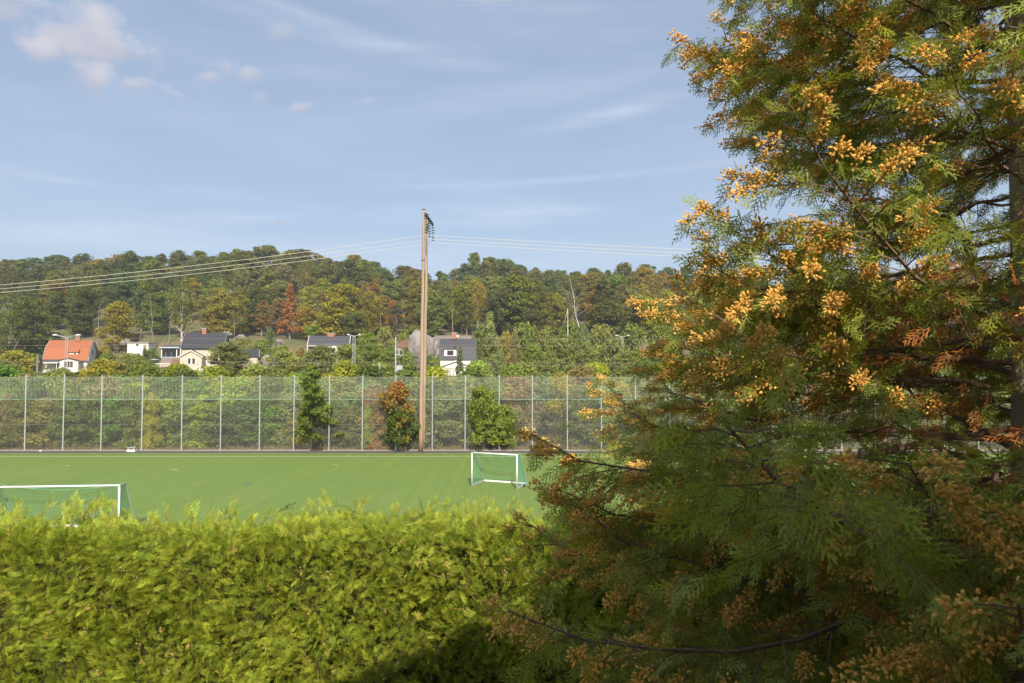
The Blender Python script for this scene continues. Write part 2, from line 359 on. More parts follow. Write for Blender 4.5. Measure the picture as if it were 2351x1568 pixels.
FY = 57.0
field = tag(obj('playing_field', G().add([(-75, 16, 0), (75, 16, 0), (75, 55.3, 0), (-75, 55.3, 0)], [(0, 1, 2, 3)]), M['turf']), kind='structure')
tag(obj('footpath', G().add([(-75, 55.3, 0.002), (75, 55.3, 0.002), (75, 57.05, 0.002), (-75, 57.05, 0.002)], [(0, 1, 2, 3)]), M['asphalt']), kind='structure')
obj('kerb_strip', G().box(-75, 75, 56.95, 57.12, -0.04, 0.05), mat('kerb_stone', (0.42, 0.36, 0.31), 0.9, 0.3, 2)) ['kind'] = 'structure'
obj('touchline', G().add([(-75, 53.35, 0.005), (75, 53.0, 0.005), (75, 53.12, 0.005), (-75, 53.47, 0.005)], [(0, 1, 2, 3)]), M['line'], field)
for (px, py, wP, mt) in [(152, 1069, 14, 'paint_yellow'), (399, 1078, 15, 'line'), (388, 1054, 10, 'paint_blue'), (568, 1109.5, 14, 'paint_blue'), (768, 1066.5, 14, 'paint_yellow'), (798, 1045.5, 6, 'paint_yellow'),
                         (1035, 1045.5, 6, 'paint_yellow'), (1015, 1156.5, 18, 'paint_yellow'), (224, 1046, 6, 'paint_yellow'), (233, 1112, 7, 'paint_blue')]:
    c = ground(px, py, 0.008); hw = wP / F * c.y / 2; dz = 0.14
    g = G().add([(c.x - hw, c.y - 0.05, 0.008), (c.x + hw * 0.4, c.y - 0.07, 0.008), (c.x + hw * 0.4, c.y + 0.07, 0.008), (c.x - hw, c.y + 0.05, 0.008),
                 (c.x + hw * 0.4, c.y - dz * 1.3, 0.008), (c.x + hw, c.y - dz * 1.3, 0.008), (c.x + hw, c.y + dz, 0.008), (c.x + hw * 0.4, c.y + dz, 0.008)], [(0, 1, 2, 3), (4, 5, 6, 7)])
    obj('pitch_mark', g, M[mt], field)

# ------------------------------------------------------------------ tree prototypes (crown and trunk meshes, metres)
def leaf_cloud(centers, radii, n_per, size, flat=0.75, up=0.35, seed=0, elong=1.5):
    r = np.random.default_rng(seed); V = []; R = []
    for c, rad in zip(centers, radii):
        n = int(n_per)
        d = r.normal(size=(n, 3)); d /= np.linalg.norm(d, axis=1)[:, None]
        rr = rad * (0.45 + 0.62 * r.random(n) ** 0.6)
        p = np.asarray(c) + d * rr[:, None] * np.array([1, 1, flat])
        nrm = d * 0.9 + r.normal(size=(n, 3)) * 0.55 + np.array([0, 0, up]); nrm /= np.linalg.norm(nrm, axis=1)[:, None]
        a = np.cross(nrm, r.normal(size=(n, 3))); a /= np.linalg.norm(a, axis=1)[:, None]; b = np.cross(nrm, a)
        s = size * (0.6 + 0.8 * r.random(n))[:, None]
        V.append(np.stack([p - a * s * elong / 2, p + b * s * 0.5 + nrm * s * 0.1, p + a * s * elong / 2, p - b * s * 0.5 + nrm * s * 0.1], 1))
        R.append(np.clip(r.random() * 0.55 + r.random(n) * 0.45, 0, 1))
    V = np.concatenate(V).reshape(-1, 3); R = np.concatenate(R)
    return V, np.arange(len(V)).reshape(-1, 4), R
def trunk_geo(H, r0, limbs, lean=(0, 0), seed=0, n=6, top=0.8, limb_r=0.35):
    r = random.Random(seed); g = G(); pts = []
    for i in range(7):
        t = i / 6; pts.append((lean[0] * t + r.uniform(-1, 1) * 0.02 * H * t, lean[1] * t + r.uniform(-1, 1) * 0.02 * H * t, H * top * t))
    g.tube(pts, [r0 * (1.25 if i == 0 else 1) * (1 - 0.8 * i / 6) for i in range(7)], n)
    for c in limbs:
        t = min(0.85, max(0.25, (c[2] / (H * top)) * 0.6)); k = int(t * 6); p0 = Vector(pts[k]); p1 = Vector(c)
        mid = p0.lerp(p1, 0.5) + Vector((0, 0, -0.06 * H * 0.5)) ; rr = r0 * limb_r * (1 - t * 0.5)
        g.tube([p0, mid, p1], [rr, rr * 0.7, rr * 0.25], 4)
    return g
def make_proto(name, W, H, base, n_cl, r_cl, n_per, size, seed, shape='round', flat=0.7, bark='bark', r0=None, up=0.35, lean=(0, 0), shell=0.55):
    r = np.random.default_rng(seed); cs = []; rs = []
    k = 0
    while len(cs) < n_cl and k < 5000:
        k += 1
        t = r.random(); z = base + (H - base) * t
        if shape == 'round': prof = math.sqrt(max(0.02, 1 - (2 * t - 0.9) ** 2 / 1.25))
        elif shape == 'cone': prof = max(0.08, (1 - t) ** 0.8)
        elif shape == 'column': prof = max(0.1, math.sin(math.pi * min(1, 0.15 + t * 0.85)) ** 0.6)
        elif shape == 'bush': prof = math.sqrt(max(0.03, 1 - t ** 2.4))
        elif shape == 'layer': prof = max(0.12, (1 - t) ** 0.55) * (0.6 + 0.4 * abs(math.sin(t * 17)))
        else: prof = 1
        a = r.random() * 2 * math.pi; q = (shell + (1 - shell) * r.random()) if r.random() < 0.8 else r.random()
        rad = W / 2 * prof * q * (0.75 + 0.35 * math.sin(a * 2 + seed) * math.sin(a * 3 + t * 5 + seed))
        cr = r_cl * (0.5 + 0.9 * r.random()) * (0.75 if shape in ('cone', 'layer') and t > 0.7 else 1)
        rad = max(0, rad - cr * 0.3)
        z = min(z, H - cr * flat * 0.8)
        cs.append((rad * math.cos(a) + lean[0] * t, rad * math.sin(a) + lean[1] * t, z)); rs.append(cr)
    V, Fq, R = leaf_cloud(cs, rs, n_per, size, flat, up, seed)
    crown = np_mesh(name + '_crown', V, Fq, LEAF, R)
    limbs = [cs[i] for i in range(0, len(cs), max(1, len(cs) // 12))]
    tr = trunk_geo(H, r0 or H * 0.018, limbs, lean, seed).mesh(name + '_trunk', M[bark])
    return dict(crown=crown, trunk=tr, H=H, W=W)
P = {}
for i in range(5): P['oak%d' % i] = make_proto('oak', 11, 14, 1.6, 96, 1.30, 96, 0.31, 100 + i, 'round', 0.62, 'bark')
for i in range(2): P['tall%d' % i] = make_proto('tall', 7.5, 15, 2.0, 70, 1.1, 90, 0.30, 120 + i, 'column', 0.75, 'bark_grey')
for i in range(2): P['sparse%d' % i] = make_proto('sparse', 9, 14, 3.0, 56, 1.0, 60, 0.27, 130 + i, 'round', 0.5, 'bark_grey', r0=0.22)
P['cone0'] = make_proto('cone', 6.5, 12, 1.5, 60, 0.95, 60, 0.30, 140, 'cone', 0.55, 'bark_grey')
P['pine0'] = make_proto('pine', 6.5, 14, 4.5, 42, 0.9, 80, 0.26, 150, 'layer', 0.45, 'bark')
P['birch0'] = make_proto('birch', 8, 15, 3.5, 60, 0.9, 60, 0.26, 160, 'round', 1.3, 'birch', r0=0.2, up=0.0)
P['poplar0'] = make_proto('poplar', 7, 12, 0.8, 110, 0.75, 80, 0.24, 170, 'cone', 1.0, 'bark_grey', r0=0.15)
P['spruce0'] = make_proto('spruce', 3.0, 6, 0.2, 70, 0.35, 60, 0.16, 171, 'cone', 0.9, 'bark', r0=0.08)
for i in range(5): P['bush%d' % i] = make_proto('bush', 4.6, 6.2, 0.25, 74, 0.62, 125, 0.135, 180 + i, 'bush', 0.8, 'bark', r0=0.07, up=0.25)
for i in range(3): P['far_bush%d' % i] = make_proto('far_bush', 6, 4.5, 0.2, 46, 0.85, 85, 0.24, 190 + i, 'bush', 0.8, 'bark', r0=0.08)
P['maple0'] = make_proto('maple', 4.2, 4.6, 0.9, 52, 0.46, 120, 0.115, 201, 'bush', 0.8, 'bark', r0=0.04, up=0.2)
P['maple1'] = make_proto('maple', 4.2, 5.4, 0.9, 52, 0.40, 120, 0.115, 204, 'layer', 0.55, 'bark', r0=0.05, up=0.3)

BOOST = {}
def put(proto, px=None, Y=100, top=800, wP=None, color=(0.08, 0.1, 0.03), label='', cat='tree', group=None, name='tree', x=None, rz=None, zb=None, crown_name='crown', trunk_name='trunk'):
    p = P[proto]
    if x is None: x = at(px, 800, Y).x
    zb = float(hgt(x, Y)) - 0.05 if zb is None else zb
    ztop = at(1175, top, Y).z
    s = max(0.2, (ztop - zb) / p['H']); sx = (wP / F * Y / p['W']) if wP else s * random.uniform(1.0, 1.3)
    rz = random.uniform(0, 6.28) if rz is None else rz
    e = empty(name, (x, Y, zb), label, cat, group, rz)
    e.scale = (sx, sx, s)
    c = link(crown_name, p['crown'], e); c.color = (*[v * BOOST.get(tuple(color), 1.35) * q for v, q in zip(color, (1.14, 1.14, 0.76) if Y > 140 else (1.16, 1.18, 1.0))], 1)
    link(trunk_name, p['trunk'], e)
    return e

# ------------------------------------------------------------------ the wooded hill
sky_pts = [(-400, 600), (0, 598), (40, 578), (80, 604), (130, 592), (200, 588), (300, 573), (330, 571), (420, 583), (520, 574), (560, 563), (610, 559), (660, 582), (720, 578), (760, 590), (820, 584), (880, 603), (905, 620),
           (940, 606), (1000, 612), (1060, 598), (1090, 584), (1120, 592), (1190, 606), (1230, 612), (1250, 622), (1280, 614), (1340, 620), (1400, 617), (1440, 597), (1480, 604), (1520, 616), (1600, 618), (1900, 610), (2351, 600), (2800, 600)]
spx = [a for a, b in sky_pts]; spy = [b for a, b in sky_pts]
greens = [('dark green', (0.092, 0.108, 0.034)), ('olive green', (0.165, 0.160, 0.050)), ('mid green', (0.125, 0.148, 0.038)), ('yellow-green', (0.220, 0.210, 0.045)), ('grey-green', (0.165, 0.170, 0.078)),
          ('brownish', (0.185, 0.150, 0.080)), ('bluish dark green', (0.092, 0.115, 0.052)), ('golden green', (0.235, 0.195, 0.045))]
landmarks = [(60, 'at the left edge'), (170, 'above the orange roof'), (280, 'right above the orange roof'), (330, 'above the white shed'), (430, 'above the glazed veranda'),
             (500, 'above the cream house'), (600, 'above the white terrace wall'), (680, 'left of the rust-red tree'), (770, 'above the grey gambrel roof'), (860, 'right of the grey gambrel roof'), (935, 'left of the power pole'),
             (1010, 'right of the power pole'), (1080, 'above the white-gabled house'), (1180, 'above the tall poplar'), (1300, 'near the flagpole'), (1420, 'near the distant street lamp'), (1560, 'beside the cedar crown'), (2400, 'behind the cedar')]
def where(px):
    for lim, s in landmarks:
        if px <= lim + 40: return s
    return landmarks[-1][1]
forest = []
def px_far(x, Y): return x / Y * F + 1175.5 > 1700
rows = [(296, 'on the skyline', 7.4), (280, 'below the skyline', 7.8), (264, 'high on the slope', 8.2), (247, 'in the upper wood', 8.6), (230, 'in mid wood', 8.8), (214, 'low in the wood', 8.8), (202, 'at the foot of the wood', 10.5)]
specials_px = [(417, 222), (665, 212), (782, 208), (1180, 208), (1320, 214), (230, 205), (275, 202)]
for ri, (Y0, rowname, step) in enumerate(rows):
    x = -Y0 * 0.80 - 8
    while x < Y0 * 0.80 + 8:
        x += step * random.uniform(0.8, 1.2)
        if x > Y0 * 0.26:
            x += step * 0.1
            if px_far(x, Y0): x += step * 0.8
        Y = Y0 + random.uniform(-4, 4); px = 1175.5 + x / Y * F
        if ri >= 4 and any(abs(px - sp) < 20 for sp, sy in specials_px): continue
        if ri == 6 and (560 < px < 640): continue
        zb = float(hgt(x, Y))
        if ri == 0: top = np.interp(px, spx, spy) + random.choice((-8, -3, 2, 6, 12, 16))
        elif ri == 1: top = np.interp(px, spx, spy) + random.uniform(3, 20)
        else: top = 838 - (zb + random.uniform(8.5, 16.5) - CAM_H) / Y * F
        top = max(top, np.interp(px, spx, spy) + (8 if ri > 1 else -6))
        if ri <= 1: ci = random.choice([0, 0, 0, 2, 6, 1, 4]); pr = random.choice(['oak0', 'oak1', 'oak2', 'oak3', 'oak4', 'tall0'] + (['pine0'] if ri == 1 else []))
        else: ci = random.choice([0, 1, 1, 2, 2, 3, 4, 4, 5, 6, 7]); pr = random.choice(['oak0', 'oak1', 'oak2', 'oak3', 'oak4', 'tall0', 'tall1', 'sparse0', 'sparse1', 'birch0'])
        if px < 420 and ri > 1: ci = random.choice([0, 2, 6, 4, 1, 2])
        cname, c = greens[ci]
        forest.append((px, Y, top, pr, cname, c, rowname, x))
kinds = {'oak': 'oak', 'tal': 'slender tree', 'spa': 'thin-crowned tree', 'pin': 'pine', 'bir': 'birch', 'con': 'tree'}
seen = {}
for t in sorted(forest, key=lambda t: t[0]):
    px, Y, top, pr, cname, c, rowname, x = t
    k = kinds[pr[:3]]; lab = f"{cname} {k} {rowname}"
    lab = f"{lab}, {where(px)}"; seen.setdefault(lab, []).append(t)
ordw = ['leftmost', 'second from left', 'third from left', 'fourth from left', 'fifth from left', 'sixth from left', 'seventh from left', 'eighth from left', 'ninth from left', 'tenth from left']
for lab, ts in seen.items():
    for i, (px, Y, top, pr, cname, c, rowname, x) in enumerate(ts):
        l2 = lab if len(ts) == 1 else f"{lab}, {ordw[min(i, 9)]}"
        k = kinds[pr[:3]]
        nm = {'oak': 'oak_tree', 'slender tree': 'slender_tree', 'thin-crowned tree': 'thin_crowned_tree', 'pine': 'pine_tree', 'birch': 'birch_tree', 'tree': 'tree'}[k]
        c2 = tuple(v * random.uniform(0.85, 1.18) for v in c); BOOST[c2] = 1.0
        put(pr, px, Y, top, None, c2, l2, 'tree', 'trees of the wooded hill', nm, x=x)
# trees of their own look on the slope
G_H = 'trees of the wooded hill'
put('cone0', 665, 208, 652, 66, (0.21, 0.095, 0.035), 'rust-red tree with a cone-shaped crown in front of the wood', 'tree', G_H, 'russet_tree')
put('oak1', 782, 204, 652, 135, (0.175, 0.160, 0.018), 'broad yellow-green maple behind the grey gambrel roof', 'tree', G_H, 'maple_tree')
put('oak3', 850, 207, 668, 80, (0.150, 0.130, 0.020), 'golden-green maple right of the broad yellow-green maple', 'tree', G_H, 'maple_tree')
put('oak2', 1185, 206, 632, 150, (0.115, 0.135, 0.018), 'largest round green maple on the slope, behind the feathery poplar', 'tree', G_H, 'maple_tree')
put('oak4', 1060, 210, 655, 80, (0.120, 0.128, 0.020), 'green maple above the brick chimney of the white-gabled house', 'tree', G_H, 'maple_tree')
put('sparse0', 905, 205, 690, 62, (0.22, 0.10, 0.025), 'sparse orange-brown tree just left of the tall power pole', 'tree', G_H, 'russet_tree')
put('sparse1', 862, 215, 640, 60, (0.16, 0.105, 0.045), 'half-bare brown tree on the slope left of the power pole', 'tree', G_H, 'half_bare_tree')
put('birch0', 417, 200, 640, 88, (0.105, 0.115, 0.040), 'weeping birch with a white trunk behind the cream house', 'tree', G_H, 'birch_tree')
put('oak0', 272, 194, 694, 96, (0.190, 0.160, 0.020), 'yellowing oak with a leaning bare limb left of the white shed', 'tree', G_H, 'oak_tree')
put('oak2', 505, 200, 662, 100, (0.150, 0.140, 0.030), 'yellow-green oak right behind the cream house ridge', 'tree', G_H, 'oak_tree')
put('oak4', 60, 190, 680, 120, (0.070, 0.085, 0.018), 'dense dark green tree left above the orange-roofed house', 'tree', G_H, 'oak_tree')
put('birch0', 20, 183, 722, 90, (0.085, 0.105, 0.030), 'drooping grey-green tree at the left edge above the yellow bushes', 'tree', G_H, 'birch_tree')
put('oak1', 190, 200, 660, 80, (0.060, 0.072, 0.020), 'dark green tree just right of the double street lamp', 'tree', G_H, 'oak_tree')
put('oak3', 545, 203, 668, 70, (0.120, 0.115, 0.026), 'olive tree above the dark roof end of the cream house', 'tree', G_H, 'oak_tree')
put('sparse0', 600, 206, 690, 62, (0.150, 0.095, 0.045), 'thin brown tree left of the rust-red tree', 'tree', G_H, 'half_bare_tree')
put('oak3', 725, 204, 742, 60, (0.135, 0.190, 0.014), 'bright green bush at the right foot of the rust-red tree', 'bush', G_H, 'bush')
put('oak0', 1400, 203, 690, 110, (0.110, 0.115, 0.040), 'grey-green tree behind the distant street lamp', 'tree', G_H, 'oak_tree')
put('oak4', 1270, 203, 672, 80, (0.125, 0.125, 0.028), 'olive tree left of the leaning dead birch', 'tree', G_H, 'oak_tree')
put('oak2', 1480, 200, 680, 110, (0.118, 0.118, 0.036), 'pale olive tree right of the distant street lamp', 'tree', G_H, 'oak_tree')

def bare_tree(name, px, Y, base, top, lean_P, r0, m, label, seed, nb=9, spread=0.32):
    r = random.Random(seed); b = at(px, base, Y); zb = min(b.z, float(hgt(b.x, Y)) - 0.05) ; tp = at(px + lean_P, top, Y)
    e = empty(name, (b.x, Y, zb), label, 'tree', G_H)
    d = Vector((tp.x - b.x, 0, tp.z - zb)); g = G(); H = d.z
    pts = [d * (i / 8) + Vector((r.uniform(-1, 1), r.uniform(-1, 1), 0)) * 0.012 * H for i in range(9)]; pts[0] = Vector((0, 0, 0))
    g.tube(pts, [r0 * (1 - 0.85 * i / 8) for i in range(9)], 6); obj('trunk', g, M[m], e)
    for k in range(nb):
        t = r.uniform(0.35, 0.95); p0 = pts[int(t * 8)]; a = r.uniform(0, 6.28); L = H * spread * (1.15 - t) * r.uniform(0.6, 1.2)
        p1 = p0 + Vector((math.cos(a), math.sin(a), r.uniform(0.3, 1.0))) * L * 0.5; p2 = p1 + Vector((math.cos(a) * 0.6, math.sin(a), 0.7)) * L * 0.6
        g = G(); rr = r0 * 0.33 * (1.1 - t); g.tube([p0, p1, p2], [rr, rr * 0.6, rr * 0.2], 4)
        for q in range(4):
            s = p0.lerp(p2, r.uniform(0.3, 0.9)); g.tube([s, s + Vector((r.uniform(-1, 1), r.uniform(-1, 1), r.uniform(0, 1))) * L * 0.35], [rr * 0.35, rr * 0.1], 3)
        obj('branch', g, M[m], e)
    return e
bare_tree('dead_birch', 1335, 200, 770, 628, -30, 0.17, 'birch', 'leaning dead birch with a white trunk right of the flagpole', 3, 16, 0.45)
bare_tree('bare_tree', 222, 190, 782, 690, 8, 0.18, 'bark_grey', 'bare grey tree right above the orange roof', 4, 14, 0.5)
bare_tree('bare_tree', 352, 194, 792, 676, -6, 0.2, 'bark_grey', 'bare forked tree between the white shed and the veranda', 5, 12, 0.45)
bare_tree('bare_tree', 388, 198, 780, 700, 6, 0.13, 'bark_grey', 'thin bare tree left of the weeping birch', 6, 9, 0.4)
bare_tree('tree_stump', 318, 188, 790, 764, 6, 0.28, 'bark_grey', 'broken pale snag standing behind the white shed', 7, 2, 0.2)
bare_tree('bare_tree', 540, 198, 768, 700, -4, 0.14, 'bark_grey', 'bare bushy tree on the dry slope right of the cream house', 8, 18, 0.55)
bare_tree('bare_tree', 873, 203, 770, 690, 3, 0.14, 'bark_grey', 'bare pale tree behind the grey gambrel roof', 9, 10, 0.4)
bare_tree('bare_tree', 1040, 196, 772, 690, -2, 0.2, 'bark_grey', 'bare tree trunk rising behind the brick chimney of the white-gabled house', 10, 8, 0.4)
bare_tree('bare_tree', 978, 215, 700, 640, 4, 0.15, 'bark_grey', 'bare pale tree right beside the power pole in the wood', 12, 12, 0.5)

# bushes round the houses and on the foot of the slope: px, distance, top, width, colour, label
BY = (0.27, 0.255, 0.035); BG = (0.145, 0.185, 0.042); BL = (0.195, 0.215, 0.07); BD = (0.09, 0.125, 0.032); BP = (0.23, 0.25, 0.11); BR = (0.23, 0.17, 0.07)
G_B = 'bushes between the playing field and the houses'
for q_ in (BY, BG, BL, BD, BP, BR): BOOST[q_] = 1.0
for (pr, px, Y, top, wP, c, lab, nm) in [
    ('far_bush0', 30, 150, 806, 110, BY, 'yellowish bush at the left edge beside the orange-roofed house', 'bush'),
    ('far_bush1', 75, 156, 812, 60, BG, 'green bush touching the left end of the veranda of the orange-roofed house', 'bush'),
    ('far_bush2', 5, 142, 826, 90, BL, 'pale bush at the left edge just over the netting', 'bush'),
    ('far_bush1', 250, 166, 812, 70, BG, 'green bush right of the orange-roofed house', 'bush'),
    ('far_bush0', 300, 158, 812, 80, BL, 'olive bush below the white shed', 'bush'),
    ('far_bush2', 262, 146, 830, 90, BY, 'yellow-green bush over the netting right of the orange-roofed house', 'bush'),
    ('far_bush1', 330, 148, 822, 80, BG, 'green bush left of the white deck railing', 'bush'),
    ('far_bush0', 345, 172, 802, 50, BD, 'dark bush between the shed and the veranda', 'bush'),
    ('oak2', 522, 120, 786, 124, (0.125, 0.135, 0.045), 'large olive apple tree in front of the cream house', 'fruit_tree'),
    ('far_bush2', 385, 135, 845, 70, BG, 'low bush under the white deck railing', 'bush'),
    ('far_bush0', 440, 130, 850, 50, BD, 'low dark bush below the gabled bay', 'bush'),
    ('far_bush1', 600, 180, 780, 70, BG, 'green bush on the dry slope above the small dark roof', 'bush'),
    ('far_bush0', 560, 184, 778, 60, (0.12, 0.13, 0.03), 'olive bush on the slope right of the cream house', 'bush'),
    ('far_bush2', 618, 186, 752, 34, (0.085, 0.12, 0.06), 'young blue-green conifer on the dry slope', 'young_conifer'),
    ('far_bush1', 650, 178, 795, 60, (0.13, 0.165, 0.02), 'fresh green bush on the slope above the grey rock', 'bush'),
    ('far_bush0', 668, 160, 805, 24, (0.30, 0.26, 0.02), 'small bright yellow bush above the olive trees', 'bush'),
    ('far_bush2', 690, 176, 800, 40, BR, 'reddish brown shrub left of the grey gambrel roof', 'bush'),
    ('oak3', 655, 104, 804, 130, BL, 'broad olive tree over the netting left of the grey gambrel roof', 'tree'),
    ('oak0', 738, 98, 795, 112, (0.12, 0.13, 0.05), 'pale olive tree in front of the grey gambrel roof', 'tree'),
    ('oak1', 792, 104, 790, 96, BL, 'olive tree hiding the right end of the grey gambrel roof', 'tree'),
    ('tall0', 850, 110, 762, 70, BG, 'tall green tree right of the grey gambrel roof', 'tree'),
    ('oak4', 895, 100, 798, 80, (0.105, 0.13, 0.035), 'green tree behind the pole transformer', 'tree'),
    ('far_bush0', 940, 110, 812, 60, BG, 'green bush left of the power pole below the grey rock', 'bush'),
    ('far_bush2', 985, 112, 818, 55, (0.075, 0.11, 0.045), 'blue-green bush right of the power pole', 'bush'),
    ('spruce0', 1057, 120, 797, 34, (0.085, 0.115, 0.045), 'small spruce in front of the white gable', 'spruce_tree'),
    ('poplar0', 1125, 118, 716, 82, (0.150, 0.170, 0.070), 'tall feathery pale green poplar right of the white-gabled house', 'poplar_tree'),
    ('poplar0', 1183, 122, 752, 50, (0.165, 0.155, 0.070), 'smaller brownish feathery tree right of the tall poplar', 'poplar_tree'),
    ('poplar0', 1150, 112, 800, 50, (0.125, 0.150, 0.065), 'low pale sapling at the foot of the tall poplar', 'poplar_tree'),
    ('far_bush1', 1085, 108, 838, 60, BG, 'low bush right of the small spruce', 'bush'),
    ('far_bush0', 1225, 130, 790, 80, BG, 'green bush left of the flagpole', 'bush'),
    ('far_bush2', 1290, 150, 770, 90, (0.11, 0.13, 0.04), 'wide olive bush behind the flagpole', 'bush'),
    ('oak2', 1262, 104, 806, 80, BL, 'pale tree over the netting left of the cedar', 'tree'),
    ('far_bush1', 1340, 168, 742, 40, (0.10, 0.13, 0.07), 'blue-green young conifer at the foot of the dead birch', 'young_conifer'),
    ('oak3', 1345, 108, 788, 95, BL, 'pale olive tree right of the flagpole', 'tree'),
    ('far_bush0', 1400, 120, 780, 90, (0.12, 0.135, 0.05), 'olive bush below the distant street lamp', 'bush'),
    ('oak0', 1440, 104, 806, 90, BL, 'pale tree right of the distant street lamp', 'tree'),
    ('oak1', 1520, 108, 796, 100, BG, 'green tree beyond the netting behind the cedar tips', 'tree'),
    ('oak2', 1620, 104, 800, 110, BL, 'olive tree seen through the cedar left of centre', 'tree'),
    ('oak4', 1740, 106, 796, 120, BG, 'green tree seen through the middle of the cedar', 'tree'),
    ('oak0', 1870, 104, 800, 130, BL, 'olive tree seen through the gap in the cedar', 'tree'),
    ('oak3', 2010, 106, 798, 130, BG, 'green tree seen through the gap left of the cedar trunk', 'tree'),
    ('oak1', 2150, 104, 800, 130, BL, 'olive tree seen just left of the cedar trunk', 'tree'),
    ('oak2', 2290, 106, 798, 130, BG, 'green tree behind the cedar trunk', 'tree'),
    ('far_bush0', 1210, 182, 745, 90, BG, 'green bush at the wood edge right of the tall poplar', 'bush'),
    ('far_bush2', 1255, 186, 750, 70, BL, 'olive bush at the wood edge left of the flagpole', 'bush'),
    ('far_bush1', 1310, 184, 742, 80, BG, 'green bush at the wood edge right behind the flagpole', 'bush'),
    ('far_bush0', 1375, 180, 748, 90, BL, 'wide olive bush at the wood edge right of the dead birch', 'bush'),
    ('far_bush2', 1450, 182, 745, 90, BG, 'green bush at the wood edge right of the distant street lamp', 'bush'),
    ('far_bush1', 1520, 184, 748, 80, BL, 'olive bush at the wood edge behind the cedar tips', 'bush'),
    ('far_bush0', 1165, 176, 765, 60, (0.19, 0.16, 0.05), 'brownish bush behind the tall poplar', 'bush'),
    ('far_bush1', 1105, 184, 748, 70, BG, 'green bush at the wood edge above the grey roof end', 'bush'),
    ('far_bush2', 930, 176, 758, 60, BG, 'green bush at the wood edge above the grey rock', 'bush'),
    ('far_bush0', 880, 186, 752, 70, BL, 'olive bush at the wood edge left of the grey rock', 'bush'),
    ('far_bush1', 830, 176, 768, 50, BG, 'green bush right beside the grey gambrel roof', 'bush'),
    ('far_bush2', 575, 176, 790, 60, BL, 'olive bush above the small dark annexe roof', 'bush'),
    ('far_bush0', 625, 172, 800, 60, BG, 'green bush left above the grey rock face', 'bush'),
    ('far_bush1', 235, 176, 795, 60, (0.19, 0.16, 0.05), 'brownish bush right behind the orange-roofed house', 'bush'),
    ('far_bush0', 1000, 110, 822, 40, BG, 'green bush at the left corner of the white-gabled house', 'bush'),
    ('far_bush1', 575, 108, 848, 90, BG, 'low bush over the netting below the small dark roof', 'bush'),
    ('far_bush2', 500, 104, 858, 80, BL, 'low olive bush over the netting below the apple tree', 'bush'),
    ('far_bush0', 190, 128, 853, 110, BG, 'low bush along the foundation of the orange-roofed house', 'bush'),
    ('far_bush2', 110, 132, 862, 80, BY, 'low yellow bush below the veranda of the orange-roofed house', 'bush')]:
    put(pr, px, Y, top, wP, c, lab, 'tree' if 'tree' in nm else 'bush', G_B, nm)

# ------------------------------------------------------------------ shrubs right behind the fence
posts_px = [62, 149, 236, 329, 420, 509, 598, 676, 757, 833, 910, 993, 1068, 1146, 1222, 1302, 1380]
post_x = [(p - 1175.5) / F * FY for p in posts_px]
left = [post_x[0] - 3.2 * k for k in range(1, 8)][::-1]; right = [post_x[-1] + 2.85 * k for k in range(1, 16)]
allx = left + post_x + right
nth = ['first', 'second', 'third', 'fourth', 'fifth', 'sixth', 'seventh', 'eighth', 'ninth', 'tenth', 'eleventh', 'twelfth', 'thirteenth', 'fourteenth', 'fifteenth', 'sixteenth', 'seventeenth']
def span_name(px):
    if px < posts_px[0]: return 'left of the first fence post'
    if px > posts_px[-1]: return None
    k = max(i for i, q in enumerate(posts_px) if q <= px); return f'right of the {nth[k]} fence post'
used = {}
G_S = 'shrubs growing along the back of the fence'
def colname(c):
    for n_, q in (('yellow-green', shr_c[0]), ('mid green', shr_c[1]), ('dark green', shr_c[2]), ('pale grey-green', shr_c[3]), ('brownish green', shr_c[4])):
        if c == q: return n_
shr_c = [(0.24, 0.26, 0.035), (0.145, 0.20, 0.042), (0.10, 0.15, 0.038), (0.19, 0.23, 0.085), (0.22, 0.19, 0.085)]
plan = []
for (Y0, step, t0, t1, rown) in [(59.8, 2.0, 880, 940, 'low in front'), (63.0, 2.3, 858, 885, 'tall'), (69, 3.4, 836, 868, 'tall, further back'), (80, 5.0, 826, 864, 'distant')]:
    x = -Y0 * 0.80
    while x < Y0 * 0.82:
        x += step * random.uniform(0.8, 1.2); Y = Y0 + random.uniform(-0.8, 0.8); px = 1175.5 + x / Y * F
        if Y0 < 61 and (930 < px < 1075 or 1195 < px < 1290) and random.random() < 0.75: continue
        if Y0 < 64 and (1200 < px < 1280): continue
        wts = [3, 4, 3, 2, 0.25] if px < 820 else [1.5, 3, 2.5, 3.5, 1.2]
        c = random.choices(shr_c, wts)[0]
        if 1200 < px < 1350 and Y0 > 63: c = shr_c[4] if random.random() < 0.6 else shr_c[3]
        plan.append((px, x, Y, random.uniform(t0, t1), c, rown))
plan.sort()
cnt = {}
for px, x, Y, top, c, rown in plan:
    sp = span_name(px)
    base = f"{colname(c)} shrub, {rown}, {sp}" if sp else f"{colname(c)} shrub, {rown}, behind the cedar"
    cnt.setdefault(base, []).append((px, x, Y, top, c))
for base, ts in cnt.items():
    for i, (px, x, Y, top, c) in enumerate(ts):
        lab = base if len(ts) == 1 else f"{base}, {ordw[min(i, 9)]}"
        c2 = tuple(v * random.uniform(0.85, 1.2) for v in c); BOOST[c2] = 1.0
        put('bush%d' % random.randrange(5), px, Y, top, random.uniform(120, 160) if Y < 75 else 130, c2, lab, 'shrub', G_S, 'shrub', x=x, crown_name='foliage', trunk_name='stem')

